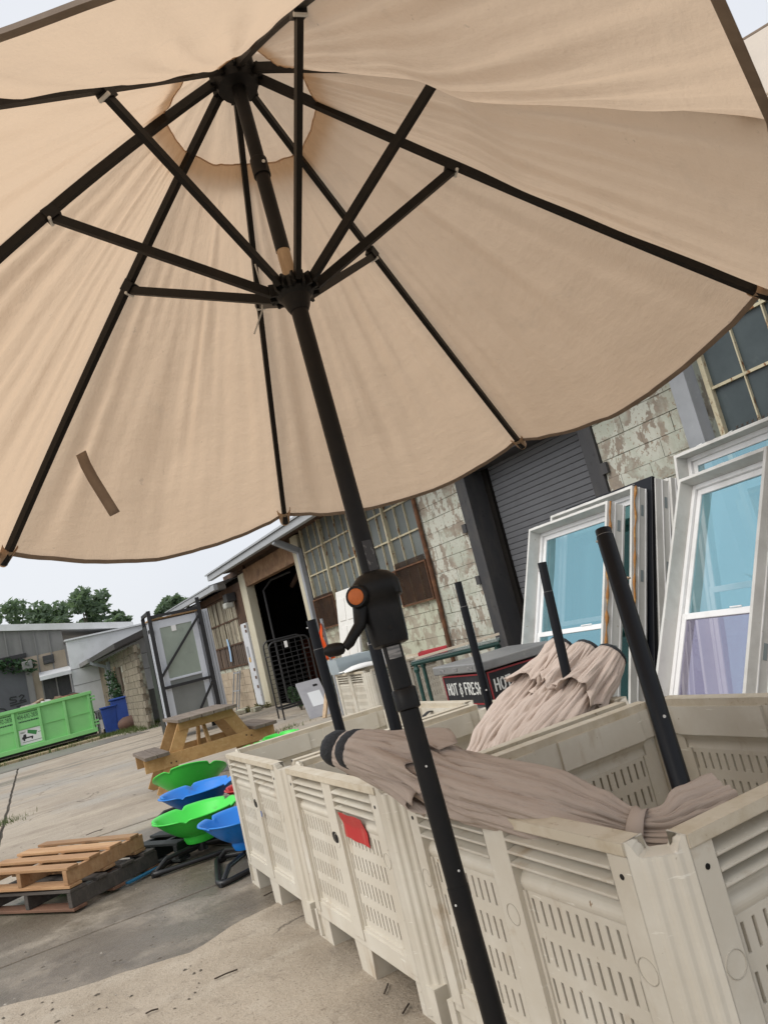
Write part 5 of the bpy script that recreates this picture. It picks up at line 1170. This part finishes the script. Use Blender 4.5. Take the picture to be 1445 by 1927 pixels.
# ------------------------------------------------------------------ clutter by the shed
blue_b = mat('blue bin plastic', (.015, .06, .30), .5, [((.012, .045, .22), 4, .45, .7)])
def cart(label, loc, rz, s=1):
    t = thing('recycling_cart', label, 'recycling bin', loc, rz, 'blue recycling carts by the shed')
    MB().add([V((x*s, y*s, z*s)) for z, e in ((.04, .06), (.98, 0)) for x, y in ((-.29+e, -.33+e), (.29-e, -.33+e), (.29-e, .33-e), (-.29+e, .33-e))], [(3, 2, 1, 0), (4, 5, 6, 7), (0, 1, 5, 4), (1, 2, 6, 5), (2, 3, 7, 6), (3, 0, 4, 7)]).build('bin_body', blue_b, t, bevel=.03)
    MB().box(-.32*s, .32*s, -.38*s, .36*s, .985*s, 1.05*s).build('lid', blue_b, t, bevel=.03)
    for x in (-.26, .26): MB().tube([((x-.03)*s, .30*s, .11*s), ((x+.03)*s, .30*s, .11*s)], .11*s, 14).build('wheel', tube_m, t)
cart('tall blue recycling cart by the shed', (-9.75, 24.75, 0), R(15)); cart('shorter blue recycling cart in front of the downspouts', (-10.12, 24.55, 0), R(25), .82)
sk_ = thing('steel_sink', 'old grey steel utility sink on legs by the downspout', 'sink', (-10.35, 24.35, 0), YAW)
MB().box(-.1, .6, 0, .5, .74, .80).box(0, .5, .05, .45, .5, .74).build('basin', metal_m, sk_)
for x in (-.05, .55):
    for y in (.03, .47): MB().beam((x, y, 0), (x, y, .74), .05, .05, up=(0, 1, 0)).build('leg', metal_m, sk_)
brl = thing('rusty_barrel', 'brown rusty drum lying on its side in the weeds', 'barrel', (-9.25, 24.15, .2), R(20))
MB().lathe([(.06, -.46), (.13, -.42), (.21, -.28), (.225, 0), (.21, .28), (.16, .44), (.12, .47)], 20, Mx.Rotation(PI/2, 4, 'Y')).build('drum', mat('drum rust', (.10, .055, .04), .75, [((.15, .08, .055), 4, .45, .7)]), brl, smooth=True)
for k, (x, h, w) in enumerate(((0, .9, .28), (.26, 1.0, .16), (.40, .72, .3))):
    o = MB().box(0, w, 0, .03, 0, h).build('board', mat('grey board %d' % k, (.15-.02*k, .12, .09), .8, [((.09, .075, .06), 6, .45, .7)]), None); o.location = V((-9.66, 24.62, 0))+WA*x; o.rotation_euler = (R(-10), 0, YAW-R(8*k)); tag(o, ('short weathered board leaning by the blue carts', 'tallest brown board leaning by the shed', 'wide low board leaning behind the rusty drum')[k], 'board')
cab = MB().box(0, .62, 0, .5, 0, 1.0).box(-.03, .65, -.03, .53, 1.0, 1.05).build('utility_cabinet', mat('grey cabinet', (.20, .21, .21), .6, [((.15, .155, .15), 4, .45, .7)]), None, bevel=.01); cab.location = V((-9.1, 24.75, 0)); cab.rotation_euler = (0, 0, YAW); tag(cab, 'grey utility cabinet behind the leaning boards', 'cabinet')
# small steel frame against the tan wall, brick
sf = thing('steel_stand', 'thin grey steel ladder frame leaning on the tan block wall', 'stand', fw(-2.35, -.35), FR)
for x in (0, .34, .56): MB().beam((x, 0, 0), (x+.03, .25, 1.0), .03, .03).build('upright', steelgrey_m, sf)
for z in (.12, .5, .96): MB().beam((0, .25*z, z), (.6, .25*z, z), .03, .03).build('crossbar', steelgrey_m, sf)
for k, (x, y) in enumerate(((-.30, -.75), (-.72, -.55), (.15, -.5))):
    o = MB().box(-.14, .14, -.09, .09, 0, .10).build('broken_block', block2_m, None, bevel=.015); o.location = fw(x, y, 0); o.rotation_euler = (0, 0, k*1.1); tag(o, ('broken concrete block on the ground just below the door pillar', 'broken concrete block lying in front of the rusted white door', 'broken concrete block on the doorway threshold')[k], 'concrete block', 'broken blocks by the doorway')
ob = MB().box(0, .6, 0, .6, 0, 1.1).build('orange_cabinet', mat('orange paint', (.12, .025, .008), .6, [((.07, .015, .006), 3, .45, .7)]), None, bevel=.02); ob.location = fw(-1.5, 1.6, .30); ob.rotation_euler = (0, 0, FR); tag(ob, 'orange cabinet inside the dark doorway', 'cabinet')
rl = MB().lathe([(.05, 0), (.09, .05), (.09, .16), (.04, .2)], 12).build('red_lamp', mat('dim red', (.25, .02, .015), .5), None); rl.location = fw(1.6, 1.1, 2.55); tag(rl, 'dim red lamp hanging inside the doorway', 'lamp')
# ------------------------------------------------------------------ trees, vines, weeds
leaf_m = mat('leaves', (.15, .215, .14), .6, [((.12, .175, .115), 3, .42, .6), ((.19, .26, .165), 9, .55, .8)], trans=.4, tcol=(.20, .30, .13), tone=.0)
leaf2_m = mat('dark leaves', (.035, .085, .035), .6, [((.025, .06, .025), 6, .42, .6), ((.065, .13, .05), 12, .6, .8)], trans=.2, tcol=(.08, .17, .05))
bark_m = mat('bark', (.10, .08, .06), .9, [((.06, .05, .04), 6, .45, .7, 6, (3, 3, .4))], [(20, .6)])
def leafcloud(mb, clumps, n, size, rnd, flat=.8):
    for (c, r) in clumps:
        for _ in range(n):
            d = V((rnd.gauss(0, 1), rnd.gauss(0, 1), rnd.gauss(0, 1))).normalized()*(rnd.random()**.45)*r
            d.z *= flat; p = c+d
            a = V((rnd.gauss(0, 1), rnd.gauss(0, 1), rnd.gauss(0, .6))).normalized(); b = a.cross(V((rnd.gauss(0, 1), rnd.gauss(0, 1), rnd.gauss(0, 1)))).normalized()
            s = size*rnd.uniform(.6, 1.4); mb.add([p-a*s, p-b*s*.5, p+a*s, p+b*s*.5], [(0, 1, 2, 3)])
def tree(label, loc, H, W, seed, m_=None, group='trees behind the buildings'):
    rnd = random.Random(seed); t = thing('broadleaf_tree', label, 'tree', loc, 0, group)
    tk = MB(); th = H*.45
    tk.tube([(0, 0, 0), (.1, 0, th*.5), (.0, .1, th), (.1, .0, H*.75)], [W*.06, W*.05, W*.04, W*.015], 9)
    clumps = []
    for k in range(40):
        a = rnd.uniform(0, 2*PI); q = rnd.random()**.6; z = H*(.42+.55*rnd.random()); rr = W*.5*q*math.sqrt(max(.05, 1-((z/H-.62)/.42)**2))
        c = V((rr*math.cos(a), rr*math.sin(a), z)); clumps.append((c, W*rnd.uniform(.07, .14)))
        if k < 9: tk.tube([(0, .05, th*.8+.05*k), c*.6+V((0, 0, th*.35)), c], [W*.02, W*.012, W*.005], 6)
    tk.build('trunk', bark_m, t, smooth=True)
    mb = MB(); leafcloud(mb, clumps, 130, .20, rnd); mb.build('crown', m_ or leaf_m, t)
tree('broad green tree behind the metal building, at the left frame edge', (-26.5, 50, 0), 8.6, 6.8, 11)
tree('green tree behind the metal building roof, second from left', (-22.8, 51, 0), 8.2, 5.8, 12)
tree('tallest green tree behind the metal building, standing right of the others', (-21.0, 50, 0), 8.2, 5.2, 13)
tree('small tree whose top shows above the white building', (-17.8, 46, 0), 5.6, 3.2, 14)
tree('tree top seen over the warehouse gutter, right of the rack', (-16.2, 54, 0), 7.0, 3.6, 15)
tree('distant tree at the left edge with a drooping sprig', (-18.2, 33, 0), 6.4, 1.8, 16)
def bush(name, label, cat, loc, clumps, n, size, seed, m_=leaf2_m):
    t = thing(name, label, cat, loc); mb = MB(); rnd = random.Random(seed); leafcloud(mb, [(V(c), r) for c, r in clumps], n, size, rnd, 1); mb.build('foliage', m_, t)
    st = MB()
    for c, r in clumps: st.tube([(0, 0, 0), V(c)*.6, V(c)], .012, 5)
    st.build('stem', bark_m, t)
p_ = V((-14.6, 27.3, 2.55))
bush('climbing_vine', 'vine hanging over the dark door of the metal building', 'vine', (-14.9, 27.4, 3.15), [((-.6+.36*k, .12*k, .08*math.sin(k)-.05*k), .30) for k in range(5)], 150, .075, 21)
bush('climbing_shrub', 'green shrub growing over the boarded window of the shed', 'shrub', (-10.0, 25.15, 0.1), [((.0, 0, 1.0), .35), ((.15, -.1, 1.3), .32), ((-.05, .1, 1.6), .3), ((.2, -.2, .8), .3), ((.35, -.3, 1.15), .3)], 170, .06, 22)
bush('potted_plant', 'leafy green plant low in the doorway by the wire cart', 'plant', fw(3.25, -.55, 0), [((.0, 0, .22), .17), ((.15, 0, .33), .15), ((-.1, .1, .36), .14)], 130, .045, 23)
bush('weed_clump', 'weeds at the foot of the door pillar', 'weeds', fw(-.15, -.35, 0), [((0, 0, .06), .12), ((.25, 0, .05), .10), ((-.25, .0, .05), .1)], 70, .03, 24, mat('yellow weeds', (.12, .12, .03), .7, [((.2, .15, .05), 9, .45, .7)], trans=.2))
grass_m = mat('rough grass', (.075, .11, .03), .7, [((.12, .13, .045), 2, .45, .65), ((.05, .08, .025), 7, .55, .7)], trans=.25, tcol=(.12, .18, .04))
def grass(pts, hh, n, rad, seed):
    rnd = random.Random(seed); mb = MB()
    for x, y in pts:
        for _ in range(n):
            p = V((x+rnd.gauss(0, rad), y+rnd.gauss(0, rad), 0)); h = hh*rnd.uniform(.4, 1.3); a = rnd.uniform(0, 2*PI); s = V((math.cos(a), math.sin(a), 0))*h*.08; l = V((rnd.gauss(0, .35), rnd.gauss(0, .35), 1))*h
            mb.add([p-s, p+s, p+l], [(0, 1, 2)])
    return mb
gpts = [(-10.2+.28*k+.0*k, 23.35+.10*k) for k in range(7)]+[(-9.0, 23.2), (-8.5, 22.6), (-8.2, 22.0)]+[(-15.5+.62*k, 20.15+.32*k) for k in range(10)]
g_ = grass(gpts, .12, 170, .26, 31).build('weedy_grass', grass_m); tag(g_, 'weedy grass along the dumpster kerb and shed', 'grass', kind='stuff')
g2 = grass([(-2.55, 12.6), (-2.35, 12.9), (-2.8, 12.3), (-5.6, 9.9), (-5.75, 10.1)], .05, 130, .14, 32).build('crack_weeds', grass_m); tag(g2, 'low weeds growing in the slab joints', 'weeds', kind='stuff')
# litter: flecks, grit and twigs
grit = MB(); rnd = random.Random(5)
for _ in range(1500):
    w_ = rnd.uniform(-4.6, .5); u_ = rnd.uniform(.6, 9) if rnd.random() < .7 else rnd.uniform(1, 4); p = gp(w_, u_, .014)
    s = rnd.uniform(.002, .0065); a = rnd.uniform(0, 6.3); q = V((math.cos(a), math.sin(a), 0))*s*rnd.uniform(1, 2.2); r = V((-math.sin(a), math.cos(a), 0))*s
    z = V((0, 0, s*.8)); grit.add([p-q-r, p+q-r, p+q+r, p-q+r, p+z], [(0, 1, 4), (1, 2, 4), (2, 3, 4), (3, 0, 4)])
tag(grit.build('grit', mat('grit', (.10, .085, .065), .9, [((.36, .33, .28), 3, .56, .6)])), 'loose grit and crumbs on the concrete', 'grit', kind='stuff')
twig_m = mat('twig', (.045, .032, .022), .9)
for k, (x, y, l, a) in enumerate(((-3.55, 7.55, .16, .6), (-1.18, 3.42, .10, .3), (-1.15, 4.36, .12, .5), (-.42, 2.92, .07, 1.3), (-1.42, 3.25, .05, .2), (-.35, 2.75, .06, 1.1))):
    tg = MB().tube([(0, 0, 0), (l*.5*math.cos(a), l*.5*math.sin(a), .004), (l*math.cos(a+.1), l*math.sin(a+.1), 0)], .0032, 6).build('twig', twig_m); tg.location = (x, y, .02)
    tag(tg, ('longest dark twig, on the slab left of the green seats', 'dark twig on the rough concrete, left of the middle bin', 'dark sliver at the edge of the rough concrete below the far bin', 'short dark twig close to the foot of the middle bin', 'small dark twig low in the frame on rough concrete', 'short dark twig beside the nearest bin, bottom of the frame')[k], 'twig', 'twigs on the concrete')
